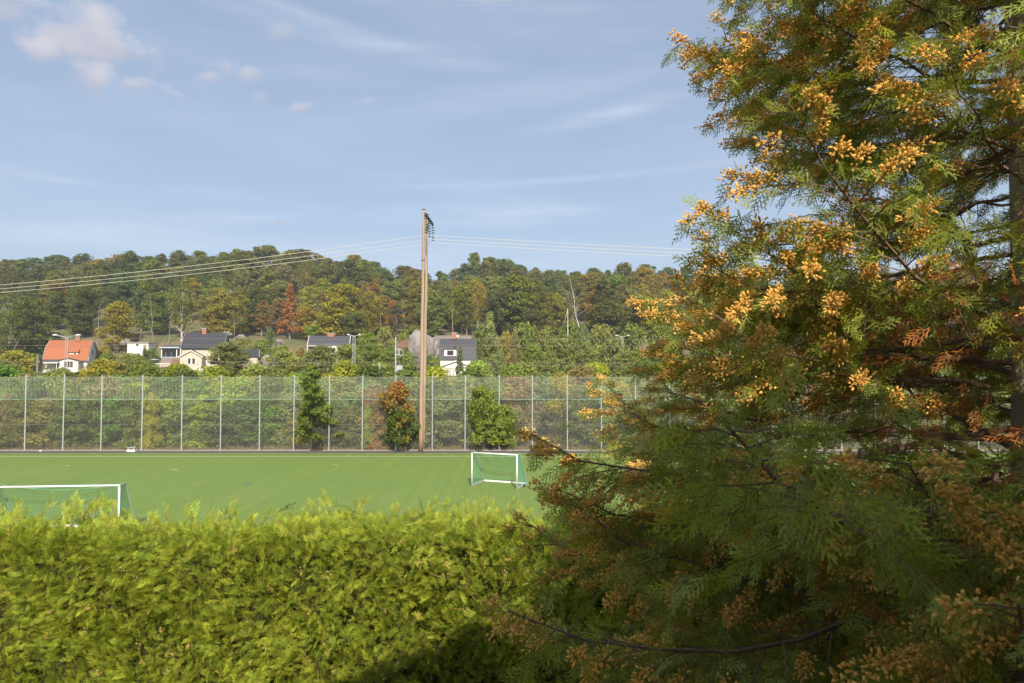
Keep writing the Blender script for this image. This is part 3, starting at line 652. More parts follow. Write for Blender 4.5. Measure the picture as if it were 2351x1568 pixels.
# ------------------------------------------------------------------ the tall fence with netting
fence = empty('ball_stop_fence', (0, FY, 0), 'tall galvanised fence with chain-link below and white netting above, beyond the pitch', 'fence')
FH = 6.25; NZ = 4.23
pm = G().tube([(0, 0, 0), (0, 0, FH)], 0.05, 8); pm.tube([(0, 0, 0.0), (0, 0, 0.07)], 0.11, 8); pm.lathe([(0.055, FH), (0.03, FH + 0.03), (0, FH + 0.04)], n=8)
pm = pm.mesh('post', M['galv'])
for x in allx: link('post', pm, fence, (x, 0, 0), (0, random.uniform(-0.004, 0.004), 0))
def ribbon(g, p0, p1, r):
    g.tube([p0, p1], r, 3, cap=False)
def chain_panel(Wd, z0, z1):
    g = G(); n = int(Wd / 0.07); hh = z1 - z0
    for i in range(-int(hh / 0.07) - 1, n + 1):
        for s in (1, -1):
            x0 = i * 0.07; a, b = x0, x0 + hh
            ta = max(0, -a / hh) if a < 0 else 0; tb = min(1, (Wd - a) / hh)
            if tb <= ta: continue
            X0, X1 = a + ta * hh, a + tb * hh; Z0, Z1 = z0 + ta * hh, z0 + tb * hh
            if s < 0: X0, X1 = Wd - X0, Wd - X1
            ribbon(g, (X0, 0.004 * s, Z0), (X1, 0.004 * s, Z1), 0.0020)
    for z in (z0 + 0.02, (z0 + z1) / 2, z1): ribbon(g, (0, 0, z), (Wd, 0, z), 0.005)
    return g
def net_panel(Wd, z0, z1, seed):
    r = random.Random(seed); g = G(); nv = int(Wd / 0.105); sag = lambda x, t: -0.05 * math.sin(math.pi * x / Wd) * t + 0.012 * math.sin(x * 14 + seed) * t
    for i in range(nv + 1):
        x = i * Wd / nv; bow = 0.02 * math.sin(x * 2.2 + seed)
        g.tube([(x, 0, z0), (x + bow * 0.5, 0.0, (z0 + z1) / 2), (x, 0, z1 + sag(x, 1))], 0.0050, 3, cap=False)
    nh = int((z1 - z0) / 0.105)
    for j in range(nh + 1):
        t = j / nh; z = z0 + (z1 - z0) * t
        g.tube([(Wd * k / 12, 0, z + sag(Wd * k / 12, t) * (1 if j < nh else 1)) for k in range(13)], 0.0050 if j < nh else 0.010, 3, cap=False)
    return g
cp = chain_panel(3.0, 0.03, NZ).mesh('chain_link_panel', M['chain'])
nps = [net_panel(3.0, NZ, FH - 0.12, s).mesh('net_panel', M['net_white']) for s in (1, 2)]
rp = G().tube([(3.0 * k / 10, -0.03, NZ - 0.02 * math.sin(math.pi * k / 10) + 0.01 * math.sin(k * 2)) for k in range(11)], 0.014, 5, cap=False).mesh('green_rope', M['rope_green'])
for a, b in zip(allx[:-1], allx[1:]):
    s = ((b - a) / 3.0, 1, 1)
    link('chain_link_panel', cp, fence, (a, 0.055, 0), scale=s); link('net_panel', random.choice(nps), fence, (a, 0.0, 0), scale=s); link('green_rope', rp, fence, (a, -0.03, 0), scale=s)

# leaves that have grown through the fence: maples
def maple_mat():
    m = bpy.data.materials.new('maple_leaves'); m.use_nodes = True; t = NT(m.node_tree)
    at_ = t.n('ShaderNodeAttribute', attribute_name='rnd'); c = t.n('ShaderNodeTexCoord'); sp = t.n('ShaderNodeSeparateXYZ'); t.l(c.outputs['Object'], sp.inputs[0])
    f = t.m('ADD', t.m('MULTIPLY', sp.outputs[2], 0.118), t.m('ADD', t.m('MULTIPLY', t.m('SUBTRACT', t.noise(c.outputs['Object'], 1.0, 3), 0.5), 1.5), t.m('MULTIPLY', at_.outputs['Fac'], 0.22)))
    f = t.m('ADD', f, t.m('MULTIPLY', sp.outputs[0], 0.05))
    cl = t.ramp(f, [(0.34, (0.10, 0.14, 0.015)), (0.46, (0.26, 0.23, 0.015)), (0.6, (0.38, 0.19, 0.03)), (0.78, (0.34, 0.095, 0.035)), (1.0, (0.27, 0.05, 0.03))])
    p = t.n('ShaderNodeBsdfPrincipled'); p.inputs['Roughness'].default_value = 0.6; t.l(cl, p.inputs['Base Color'])
    tr = t.n('ShaderNodeBsdfTranslucent'); t.l(cl, tr.inputs[0]); mx = t.n('ShaderNodeMixShader'); mx.inputs[0].default_value = 0.3
    t.l(p.outputs[0], mx.inputs[1]); t.l(tr.outputs[0], mx.inputs[2]); o = t.n('ShaderNodeOutputMaterial'); t.l(mx.outputs[0], o.inputs[0]); return m
mm = maple_mat(); P['red_maple'] = dict(P['maple0']); c_ = P['maple0']['crown'].copy(); c_.materials.clear(); c_.materials.append(mm); P['red_maple']['crown'] = c_
put('red_maple', 916, 56.75, 878, 122, (0.1, 0.1, 0.1), 'young maple in orange and red autumn leaves growing through the fence', 'tree', name='maple_tree', rz=0.6)
put('bush3', 862, 58.2, 898, 95, (0.19, 0.115, 0.045), 'faded orange-brown shrub behind the fence left of the red maple', 'shrub', G_S, 'shrub', crown_name='foliage', trunk_name='stem')
put('bush1', 845, 57.6, 930, 36, (0.17, 0.20, 0.02), 'bright yellow-green shoot at the fence left of the red maple', 'shrub', G_S, 'shrub', crown_name='foliage', trunk_name='stem')
put('maple0', 1108, 56.7, 888, 118, (0.125, 0.155, 0.028), 'rounded green maple growing through the fence right of the power pole', 'tree', name='maple_tree', rz=2.0)
put('maple0', 1158, 56.8, 930, 90, (0.12, 0.145, 0.03), 'smaller green maple against the fence, right of the rounded one', 'tree', name='maple_tree', rz=4.0)
put('maple1', 716, 56.7, 838, 150, (0.090, 0.118, 0.022), 'layered green tree growing through the fence right of the eighth post', 'tree', name='maple_tree', rz=1.0)
put('bush2', 350, 58.3, 905, 60, (0.22, 0.215, 0.02), 'yellow leafy shrub pressed against the fence right of the fourth post', 'shrub', G_S, 'shrub', crown_name='foliage', trunk_name='stem')
put('bush4', 20, 58.6, 905, 60, (0.15, 0.125, 0.06), 'brown withering shrub at the left edge behind the fence', 'shrub', G_S, 'shrub', crown_name='foliage', trunk_name='stem')

# weeds and dry grass along the foot of the fence
n = 15000; gx = rng.uniform(-58, 62, n); gy = rng.uniform(57.2, 59.4, n); dens = 0.5 + 0.5 * np.sin(gx * 0.45) * np.sin(gx * 0.17 + 1)
hh_ = rng.uniform(0.08, 0.45, n) * (0.5 + 0.9 * dens); wv = rng.uniform(0.01, 0.03, n); ax = rng.normal(0, 0.14, n) * hh_ * 2; ay = rng.normal(0, 0.1, n); th = rng.uniform(0, 3.14, n)
zb = hgt(gx, gy); V = np.stack([np.stack([gx - wv * np.cos(th), gy - wv * np.sin(th), zb], 1), np.stack([gx + wv * np.cos(th), gy + wv * np.sin(th), zb], 1), np.stack([gx + ax, gy + ay, zb + hh_], 1)], 1).reshape(-1, 3)
o = link('dry_grass', np_mesh('dry_grass', V, np.arange(len(V)).reshape(-1, 3), leaf_mat('dry_grass_blades', (0.24, 0.19, 0.085), hue=(-0.06, 0.03, -0.02), transl=0.25, orand=0), rng.random(n)))
tag(o, 'strip of dry grass and weeds along the foot of the fence', 'grass', kind='stuff')

# ------------------------------------------------------------------ power pole pair with wires
PY = 56.0
b0 = ground(966, 1037.0); b0.y = PY; b0.x = at(966, 1037, PY).x; t0 = at(973, 481, PY)
pole = empty('power_pole', (b0.x, PY, 0), 'tall weathered wooden double pole carrying three insulator strings and wires', 'power pole')
def pole_geo(L, lean, r0, r1):
    g = G(); n = 16; pts = [(lean * i / n + 0.012 * math.sin(i * 1.3), 0.01 * math.sin(i * 0.9), L * i / n) for i in range(n + 1)]
    g.tube(pts, [r0 + (r1 - r0) * i / n for i in range(n + 1)], 14); return g
ln = (t0.x - b0.x)
obj('pole', pole_geo(t0.z, ln, 0.185, 0.10), M['pole'], pole, True)
t2 = at(981.5, 492.5, 58.0); b2 = at(971.5, 1030, 58.0)
obj('pole', pole_geo(t2.z, t2.x - b2.x, 0.165, 0.095), M['pole'], pole, True, loc=(b2.x - b0.x, 2.0, 0))
g = G().lathe([(0.0, 0.03), (0.15, 0.0), (0.15, -0.02), (0.0, -0.02)], (0, 0, 0), 10).mesh('pole_cap', M['black_metal'])
link('pole_cap', g, pole, (ln, 0, t0.z + 0.02)); link('pole_cap', g, pole, (t2.x - b0.x, 2.0, t2.z + 0.02))
arm_z0 = at(973, 492.5, 55.9).z
obj('cross_arm', G().beam((ln + 0.16, -0.35, arm_z0), (ln + 0.30, 3.9, arm_z0 - 0.02), 0.14, 0.22), M['black_metal'], pole)
WZ = 17.85; phases = [(ln + 0.17, 0.15), (ln + 0.25, 1.95), (ln + 0.33, 3.75)]
for (x, y) in phases:
    g = G(); top = arm_z0 - 0.10; bot = WZ + 0.12
    g.tube([(x, y, top), (x, y, bot)], 0.02, 6)
    s = obj('insulator_string', g, M['black_metal'], pole)
    nd = 6
    for k in range(nd):
        z = top - 0.22 - (top - bot - 0.35) * k / (nd - 1)
        obj('insulator_disc', G().lathe([(0.0, 0.07), (0.04, 0.06), (0.14, 0.0), (0.145, -0.02), (0.05, -0.035), (0, -0.035)], (x, y, z), 10), M['insul'], s, True)
    g = G()
    pts = []
    for k in range(0, 41):
        sL = 80 * (1 - k / 40.0); X = -sL; pts.append((x + X, y, WZ - 0.150 * sL + 0.00091 * sL * sL))
    for k in range(1, 31):
        sR = 90 * k / 30.0; pts.append((x + sR, y, WZ - 0.062 * sR + 0.00030 * sR * sR))
    g.tube(pts, 0.019, 5); obj('power_wire', g, M['wire'], pole)
g = G(); g.beam((ln + 0.02, -0.12, 16.2), (0.35, 2.0, 16.2), 0.02, 0.02)
for z in (18.2, 15.9, 15.3, 13.5, 11.0):
    obj('bolt', G().tube([(ln * z / 20 - 0.15, -0.03, z), (ln * z / 20 + 0.15, -0.03, z)], 0.012, 5), M['black_metal'], pole)
obj('pole_band', G().lathe([(0.153, 0), (0.153, 0.05)], (ln * 0.79, 0, 15.7), 14), M['black_metal'], pole)
obj('tag_plate', G().box(-0.03, 0.03, -0.215, -0.19, 2.3, 2.4), M['paint_yellow'], pole)

# ------------------------------------------------------------------ goals
def goal(pl, pr_, Hh, dtop, dbase, label, wheels=False, cell=0.09, nr=0.0046):
    pl = Vector(pl); pr_ = Vector(pr_); Wd = (pr_ - pl).length; a = math.atan2(pr_.y - pl.y, pr_.x - pl.x)
    e = empty('football_goal', (pl.x, pl.y, 0), label, 'football goal', 'movable football goals on the pitch', a)
    r = 0.042
    obj('crossbar', G().tube([(-r, 0, Hh - r), (Wd + r, 0, Hh - r)], r, 12), M['goal_white'], e, True)
    for x in (0, Wd): obj('goal_post', G().tube([(x, 0, 0.0), (x, 0, Hh - 2 * r)], r, 12), M['goal_white'], e, True)
    for x in (0, Wd):
        obj('top_stay', G().tube([(x, r, Hh - r), (x, dtop, Hh - 0.02)], 0.02, 8), M['goal_grey'], e)
        obj('back_stay', G().tube([(x, dtop, Hh - 0.02), (x, dbase, 0.12)], 0.028, 8), M['goal_grey'], e)
        obj('ground_bar', G().beam((x, r + 0.005, 0.055), (x, dbase + 0.08, 0.055), 0.085, 0.09), M['goal_grey'], e)
    obj('rear_bar', G().beam((0.06, dbase, 0.072), (Wd - 0.06, dbase, 0.055), 0.09, 0.095), M['goal_white'], e)
    g = G()
    def grid(P00, P10, P01, P11, nu, nv, sag):
        P00, P10, P01, P11 = map(Vector, (P00, P10, P01, P11))
        def q(u, v):
            p = P00.lerp(P10, u).lerp(P01.lerp(P11, u), v); w_ = math.sin(math.pi * u) * math.sin(math.pi * v); return p + Vector(sag) * w_
        for i in range(nu + 1): g.tube([q(i / nu, k / 8) for k in range(9)], nr, 3, cap=False)
        for j in range(nv + 1): g.tube([q(k / 12, j / nv) for k in range(13)], nr, 3, cap=False)
    Lb = math.hypot(dbase - dtop, Hh - 0.1)
    zf = Hh - r * 1.4
    grid((0, dtop, zf), (Wd, dtop, zf), (0, dbase, 0.1), (Wd, dbase, 0.1), int(Wd / cell), int(Lb / cell), (0, 0.22, -0.05))
    grid((0, 0.03, zf), (Wd, 0.03, zf), (0, dtop, zf), (Wd, dtop, zf), int(Wd / cell), max(3, int(dtop / cell)), (0, 0, -0.10))
    for x in (0, Wd): grid((x, 0.03, zf), (x, dtop, zf), (x, 0.05, 0.1), (x, dbase, 0.1), int(dbase / cell), int(Hh / cell), (-0.05, 0, 0))
    obj('net', g, M['net_green'], e)['kind'] = 'stuff'
    g = G().tube([(Wd * k / 14, dtop * 0.9 + 0.05, Hh - 0.05 - 0.30 * math.sin(math.pi * k / 14) * 0.8) for k in range(15)], 0.014, 5); obj('net_cord', g, M['rope_green'], e)
    if wheels:
        for (x, y) in ((Wd + 0.14, dbase * 0.45), (Wd + 0.14, dbase * 1.02)):
            g = G(); g.tube([(x, y, 0.09), (x + 0.05, y, 0.09)], 0.09, 12); obj('wheel', g, M['rubber'], e)
    return e
A = ground(1083.5, 1116.2); B = ground(1186.8, 1123.3)
goal(A, B, 2.0, 0.55, 1.75, 'small white movable goal with a green net standing on the pitch right of centre', True)
BR_ = at(274, 1114.0, 28.9); BL_ = at(-16, 1118.5, 28.45)
goal((BL_.x, BL_.y, 0), (BR_.x, BR_.y, 0), at(274, 1112, 28.9).z, 0.55, 1.5, 'wide white goal with a green net at the left edge, half hidden by the hedge', False)

# small things on the far edge of the pitch
c = ground(303, 1036.5)
e = empty('concrete_box', (c.x, c.y, 0), 'low white concrete box with a grey lid at the foot of the fence', 'box')
obj('box_body', G().box(-0.33, 0.33, -0.2, 0.2, 0, 0.17), M['white'], e)
obj('lid', G().box(-0.32, 0.32, -0.2, 0.25, 0.30, 0.35), M['concrete'], e); obj('support', G().box(-0.3, -0.16, -0.15, 0.15, 0.17, 0.30).box(0.17, 0.3, -0.15, 0.15, 0.17, 0.30), M['concrete'], e)
c = ground(108, 1033)
tag(obj('paving_stone', G().box(c.x - 0.1, c.x + 0.1, 56.6, 56.8, 0, 0.08), M['white']), 'small white stone on the path at the left', 'stone')
c = at(306, 1030, 57.8)
tag(obj('bent_pipe', G().tube([at(273, 1010, 58.6), at(280, 1020, 58.4), at(292, 1029, 58.1), Vector((c.x, 57.6, 0.05)), Vector((c.x + 1.2, 57.5, 0.03))], 0.03, 6), M['grey_wood'], smooth=True), 'pale bent pole lying against the bushes behind the fence', 'pole')
for (px, py, w_, h_, lab) in [(1078, 975, 0.30, 0.13, 'small white plate among the leaves right of the thirteenth fence post'), (984, 995.5, 0.42, 0.2, 'small white sign behind the fence just right of the power pole')]:
    c = at(px, py, 59.0); e = empty('small_sign', (c.x, 59.0, 0), lab, 'sign')
    obj('sign_plate', G().box(-w_ / 2, w_ / 2, -0.02, 0, c.z - h_ / 2, c.z + h_ / 2), M['white'], e); obj('stake', G().tube([(0, 0.02, 0), (0, 0.02, c.z)], 0.015, 5), M['galv'], e)

# ------------------------------------------------------------------ rail and street furniture between fence and houses
def ggroup_lamp(px, top, Y, half, label, double=True, lattice=True):
    c = at(px, top, Y); zb = float(hgt(c.x, Y)) - 0.1; e = empty('street_lamp', (c.x, Y, zb), label, 'street lamp', 'street lamps beyond the fence'); H = c.z - zb
    g = G()
    if lattice:
        wd = 0.16; z0 = H * 0.45; g.tube([(0, 0, 0), (0, 0, z0)], 0.09, 8)
        for x in (-wd, wd): g.beam((x, 0, z0), (x, 0, H), 0.06, 0.06)
        nst = 12
        for k in range(nst):
            za = z0 + (H - z0) * k / nst; zb2 = z0 + (H - z0) * (k + 1) / nst; s = 1 if k % 2 else -1
            g.beam((-wd * s, 0.0, za), (wd * s, 0, zb2), 0.03, 0.03)
        g.box(-wd, wd, -0.05, 0.05, z0 - 0.05, z0 + 0.05)
    else: g.tube([(0, 0, 0), (0, 0, H)], [0.10, 0.06], 8)
    obj('mast', g, M['galv'], e)
    for s in ((-1, 1) if double else (1,)):
        obj('arm', G().tube([(0, 0, H - 0.05), (s * half * 0.7, 0, H + half * 0.13)], 0.045, 6), M['galv'], e)
        g = G(); x0 = s * half * 0.66; x1 = s * half; z = H + half * 0.15
        g.prism([(x0, z - 0.06), (x1, z - 0.04), (x1, z + 0.03), ((x0 + x1) / 2, z + 0.13), (x0, z + 0.06)], 'y', -0.14, 0.14)
        obj('lamp_head', g, M['white'], e)
    return e
ggroup_lamp(153.5, 774, 90, 1.85, 'double-armed lattice street lamp in front of the orange-roofed house')
ggroup_lamp(813, 771, 100, 1.0, 'double street lamp half hidden by trees right of the grey gambrel roof')
ggroup_lamp(1429, 773, 150, 1.6, 'distant double street lamp left of the cedar crown', True, True)
# transformer pole
c = at(909, 774, 75); zb = float(hgt(c.x, 75)); e = empty('transformer_pole', (c.x, 75, zb), 'slender pole with a grey transformer box left of the tall power pole', 'utility pole'); H = c.z - zb
obj('pole', G().tube([(0, 0, 0), (-0.03, 0, H)], [0.11, 0.075], 8), M['galv'], e)
zz = lambda py: at(909, py, 75).z - zb
g = G(); g.box(0.08, 0.78, -0.3, 0.3, zz(852), zz(839)); g.box(0.04, 0.82, -0.34, 0.34, zz(839) + 0.003, zz(839) + 0.05)
for k in range(5): g.box(0.13 + k * 0.13, 0.16 + k * 0.13, -0.36, -0.302, zz(851), zz(840))
obj('transformer', g, M['galv'], e); obj('bushing', G().lathe([(0.09, 0), (0.07, 0.15), (0.09, 0.2), (0.05, 0.4), (0, 0.42)], (0.4, 0, zz(839) + 0.05), 8), M['brown_frame'], e)
obj('platform', G().beam((0, 0, zz(854)), (0.85, 0, zz(854)), 0.5, 0.08), M['galv'], e); obj('brace', G().beam((0.05, 0, zz(866)), (0.75, 0, zz(855)), 0.07, 0.07), M['galv'], e)
obj('insulator_frame', G().beam((0, 0, zz(801)), (0.7, 0, zz(803)), 0.08, 0.08).beam((0.35, 0, zz(801)), (0.35, 0, zz(816)), 0.1, 0.1).beam((0, 0, zz(814)), (0.8, 0, zz(816)), 0.07, 0.07).beam((0.8, 0, zz(802)), (0.8, 0, zz(815)), 0.06, 0.06), M['galv'], e)
c = at(871.5, 834, 78); zb = float(hgt(c.x, 78))
e = empty('steel_post', (c.x, 78, zb), 'square grey steel post behind the netting left of the transformer pole', 'post')
obj('column', G().box(-0.09, 0.09, -0.09, 0.09, 0, c.z - zb), M['galv'], e)
def wire_thing(name, pts, r, m, label, cat, group=None):
    return tag(obj(name, G().tube(pts, r, 5), m), label, cat, group)
GW = 'railway wires beyond the fence'
for (ya, yb, Y, lab) in [(776, 779, 95, 'topmost thin railway wire crossing in front of the houses'), (791, 793, 95, 'second thin railway wire crossing in front of the house roofs'), (827, 835, 92, 'third thin railway wire at window height of the houses'), (836, 840, 90, 'lowest thin railway wire above the netting')]:
    pts = [at(px, ya + (yb - ya) * (px + 300) / 2700 + 2.0 * math.sin((px + 300) / 2700 * math.pi * 4) ** 2, Y) for px in range(-300, 2401, 90)]
    wire_thing('railway_wire', pts, 0.016, M['wire_dark'], lab, 'wire', GW)
wire_thing('cantilever_tube', [at(793, 877.5, 77.8), at(838, 874, 77.8), at(871, 872, 77.8)], 0.05, M['wire'], 'pale horizontal tube behind the netting left of the steel post', 'tube')
wire_thing('cantilever_tube', [at(872, 871.5, 77.8), at(965, 876, 77.8), at(1078, 884, 77.8), at(1120, 887, 77.8)], 0.04, M['wire'], 'pale horizontal tube behind the netting right of the steel post', 'tube')
wire_thing('cantilever_tube', [at(940, 871, 79), at(1060, 876, 79), at(1150, 881, 79)], 0.03, M['wire'], 'thinner upper tube behind the netting right of the power pole', 'tube')
wire_thing('cantilever_tube', [at(1190, 881, 78), at(1290, 884, 78), at(1420, 890, 78)], 0.04, M['wire'], 'pale horizontal tube behind the netting beside the cedar', 'tube')
wire_thing('cantilever_tube', [at(505, 880, 78), at(560, 882, 78), at(640, 879, 78)], 0.022, M['wire'], 'pale thin tube behind the netting below the cream house', 'tube')
c = at(86.5, 814, 120); zb = float(hgt(c.x, 120)); e = empty('wooden_post', (c.x, 120, zb), 'grey wooden post at the left corner of the orange-roofed house', 'post')
obj('post', G().tube([(0, 0, 0), (0, 0, c.z - zb)], 0.15, 8), M['grey_wood'], e)
c = at(1303.5, 709, 150); zb = float(hgt(c.x, 150)); e = empty('flagpole', (c.x, 150, zb), 'thin white flagpole with a yellow and blue pennant left of the cedar', 'flagpole')
obj('pole', G().tube([(0, 0, 0), (0, 0, c.z - zb)], [0.10, 0.05], 8), M['white'], e); obj('finial', G().lathe([(0, 0.24), (0.1, 0.14), (0.1, 0.06), (0, 0)], (0, 0, c.z - zb), 8), M['flag_yellow'], e)
zt = c.z - zb
pen = obj('pennant', G().prism([(-0.06, zt - 0.1), (-0.06, zt - 0.75), (-0.75, zt - 3.4), (-1.05, zt - 4.2), (-0.6, zt - 2.4)], 'y', -0.01, 0.01), M['flag_blue'], e)
obj('yellow_stripe', G().prism([(-0.08, zt - 0.25), (-0.08, zt - 0.6), (-0.8, zt - 3.35), (-0.55, zt - 2.2)], 'y', -0.014, 0.014), M['flag_yellow'], pen)

# ------------------------------------------------------------------ houses
class House:
    def __init__(s, name, px, py, Y, rz, label, zb=None):
        c = at(px, py, Y); s.z = c.z if zb is None else zb
        s.e = empty(name, (c.x, Y, s.z), label, 'house', 'houses on the slope', math.radians(rz)); s.Y = Y
    def part(s, n, g, m, parent=None, smooth=False): return obj(n, g, M[m] if isinstance(m, str) else m, parent or s.e, smooth)
    def window(s, x, z, w_, h_, side='front', at_=0.0, cols=2, rows=1, frame='white', pane='glass', cas=0.07):
        g = G(); d = 0.035
        def bar(u0, u1, z0, z1, dd=d):
            if side == 'front': g.box(u0, u1, at_ - dd, at_ + 0.02, z0, z1)
            else: g.box(at_ - 0.02, at_ + dd, u0, u1, z0, z1)
        bar(x - cas, x + w_ + cas, z - cas, z); bar(x - cas, x + w_ + cas, z + h_, z + h_ + cas); bar(x - cas, x, z, z + h_); bar(x + w_, x + w_ + cas, z, z + h_)
        for i in range(1, cols): bar(x + w_ * i / cols - 0.035, x + w_ * i / cols + 0.035, z, z + h_, d * 0.8)
        for j in range(1, rows): bar(x, x + w_, z + h_ * j / rows - 0.022, z + h_ * j / rows + 0.022, d * 0.6)
        f = s.part('window', g, frame)
        g2 = G()
        if side == 'front': g2.box(x, x + w_, at_ - 0.012, at_ - 0.004, z, z + h_)
        else: g2.box(at_ + 0.004, at_ + 0.012, x, x + w_, z, z + h_)
        s.part('pane', g2, pane, f); return f
    def slope(s, n, p0, p1, x0, x1, m, courses=10, th=0.05, parent=None):
        """stepped tile courses from eave p0=(y,z) to ridge p1"""
        g = G(); y0, z0 = p0; y1, z1 = p1; dy, dz = y1 - y0, z1 - z0; L = math.hypot(dy, dz); ny_, nz_ = -dz / L, dy / L
        if nz_ < 0: ny_, nz_ = -ny_, -nz_
        for k in range(courses):
            a, b = k / courses, (k + 1) / courses
            q = [(y0 + dy * a + ny_ * th * 1.6, z0 + dz * a + nz_ * th * 1.6), (y0 + dy * b + ny_ * th, z0 + dz * b + nz_ * th), (y0 + dy * b, z0 + dz * b), (y0 + dy * a, z0 + dz * a)]
            g.prism(q, 'x', x0, x1)
        return s.part(n, g, m, parent)
    def barge(s, pts, x, m='white', w_=0.05, h_=0.22):
        g = G()
        for a, b in zip(pts[:-1], pts[1:]): g.beam((x, a[0], a[1] - 0.06), (x, b[0], b[1] - 0.06), w_, h_, up=(0, 0, 1))
        return s.part('barge_board', g, m)
    def chimney(s, x, y, z0, z1, w_=0.9, d_=0.7, m='brick', cap=True):
        c = s.part('chimney', G().box(x - w_ / 2, x + w_ / 2, y - d_ / 2, y + d_ / 2, z0, z1), m)
        s.part('flashing', G().box(x - w_ / 2 - 0.12, x + w_ / 2 + 0.12, y - d_ / 2 - 0.14, y + d_ / 2 + 0.12, z0 - 0.1, z0 + (z1 - z0) * 0.3), 'black_metal', c)
        if cap: s.part('chimney_cap', G().box(x - w_ / 2 - 0.06, x + w_ / 2 + 0.06, y - d_ / 2 - 0.06, y + d_ / 2 + 0.06, z1 + 0.002, z1 + 0.12), 'grey_trim', c)
        return c
    def boards(s, x0, x1, y, z0, z1, m='white_boards', step=0.35, side='front'):
        g = G(); k = x0
        while k < x1 - 0.02:
            if side == 'front': g.box(k, k + 0.04, y - 0.015, y + 0.01, z0, z1)
            else: g.box(y - 0.01, y + 0.015, k, k + 0.04, z0, z1)
            k += step
        return s.part('wall_battens', g, m)
m_per = 165 / F
# house 1: orange gambrel roof
h = House('gambrel_house', 102.5, 857, 165, 16, 'white wooden house with an orange tiled gambrel roof at the left')
W1, D1 = 9.0, 8.0; EZ = 3.5; BZ = 6.1; RZ = 8.0
prof = [(0, 0.0), (0, EZ), (1.15, BZ), (D1 / 2, RZ), (D1 - 1.15, BZ), (D1, EZ), (D1, 0.0)]
h.part('foundation', G().box(0.05, W1 - 0.05, 0.05, D1 - 0.05, -2.5, 0.0), 'concrete')
wl = h.part('wall', G().prism(prof, 'x', 0, W1), 'white_boards')
h.boards(0.1, D1 - 0.05, W1 + 0.0, 0.02, 3.4, step=0.4, side='right')
rp_ = [(-0.45, EZ - 0.45), (1.10, BZ + 0.06), (D1 / 2, RZ + 0.1), (D1 - 1.10, BZ + 0.06), (D1 + 0.45, EZ - 0.45)]
h.slope('roof', rp_[0], rp_[1], -0.35, W1 + 0.35, 'tile_orange', 9); h.slope('roof', rp_[1], rp_[2], -0.35, W1 + 0.35, 'tile_orange', 8)
h.slope('roof', rp_[4], rp_[3], -0.35, W1 + 0.35, 'tile_orange', 9); h.slope('roof', rp_[3], rp_[2], -0.35, W1 + 0.35, 'tile_orange', 8)
h.barge(rp_, -0.37, 'white'); h.barge(rp_, W1 + 0.38, 'white'); 
h.part('verge_flashing', G().beam((W1 + 0.30, rp_[0][0], rp_[0][1] + 0.11), (W1 + 0.30, rp_[1][0] - 0.02, rp_[1][1] + 0.11), 0.16, 0.06).beam((W1 + 0.30, rp_[1][0], rp_[1][1] + 0.11), (W1 + 0.30, rp_[2][0], rp_[2][1] + 0.11), 0.16, 0.06).beam((-0.31, rp_[0][0], rp_[0][1] + 0.11), (-0.31, rp_[1][0], rp_[1][1] + 0.11), 0.14, 0.06), 'felt')
h.part('gutter', G().tube([(-0.3, -0.5, EZ - 0.48), (W1 + 0.3, -0.5, EZ - 0.48)], 0.07, 6), 'felt')
h.chimney(5.75, D1 / 2, RZ - 0.5, RZ + 0.95, 1.0, 0.8)
h.part('chimney_cowl', G().lathe([(0.4, 0.0), (0.42, 0.2), (0.3, 0.42), (0, 0.5)], (5.85, D1 / 2, RZ + 1.07), 10), 'black_metal')
# dormer
dx0, dx1 = 4.95, 6.95
h.part('dormer_wall', G().box(dx0, dx1, 0.28, 2.5, 3.9, 5.2), 'white_boards')
h.slope('dormer_roof', (0.0, 5.1), (2.6, 7.0), dx0 - 0.2, dx1 + 0.2, 'tile_orange', 7)
h.part('dormer_verge', G().beam((dx1 + 0.23, -0.02, 5.1), (dx1 + 0.23, 2.4, 6.9), 0.05, 0.26).beam((dx0 - 0.23, -0.02, 5.1), (dx0 - 0.23, 2.4, 6.9), 0.05, 0.26), 'black_metal')
h.window(dx0 + 0.42, 4.15, 0.45, 0.75, at_=0.28, cols=1, pane='curtain'); h.window(dx0 + 1.12, 4.15, 0.40, 0.75, at_=0.28, cols=1)
# entrance extension with low gable facing the field
ex0, ex1, ey = 3.55, 7.7, -2.0
h.part('extension_wall', G().prism([(ex0, 0), (ex1, 0), (ex1, 3.0), ((ex0 + ex1) / 2 - 0.2, 3.55), (ex0, 3.0)], 'y', ey, 0.0), 'white')
g = G(); xm = (ex0 + ex1) / 2 - 0.2
g.prism([(ex0 - 0.2, 3.0), (xm, 3.6), (xm, 3.74), (ex0 - 0.2, 3.14)], 'y', ey - 0.25, 0.3); g.prism([(xm, 3.6), (ex1 + 0.45, 2.88), (ex1 + 0.45, 3.02), (xm, 3.74)], 'y', ey - 0.25, 0.3)
h.part('extension_roof', g, 'felt'); h.part('downpipe', G().tube([(ex1 + 0.05, ey + 0.0, 0), (ex1 + 0.05, ey - 0.05, 2.9)], 0.05, 6), 'brown_frame')
h.window(4.65, 1.45, 1.9, 1.35, at_=ey, cols=3, rows=3, cas=0.1)
h.part('extension_base', G().box(ex0 + 0.04, ex1 - 0.04, ey + 0.04, 0.0, -2.5, -0.002), 'concrete')
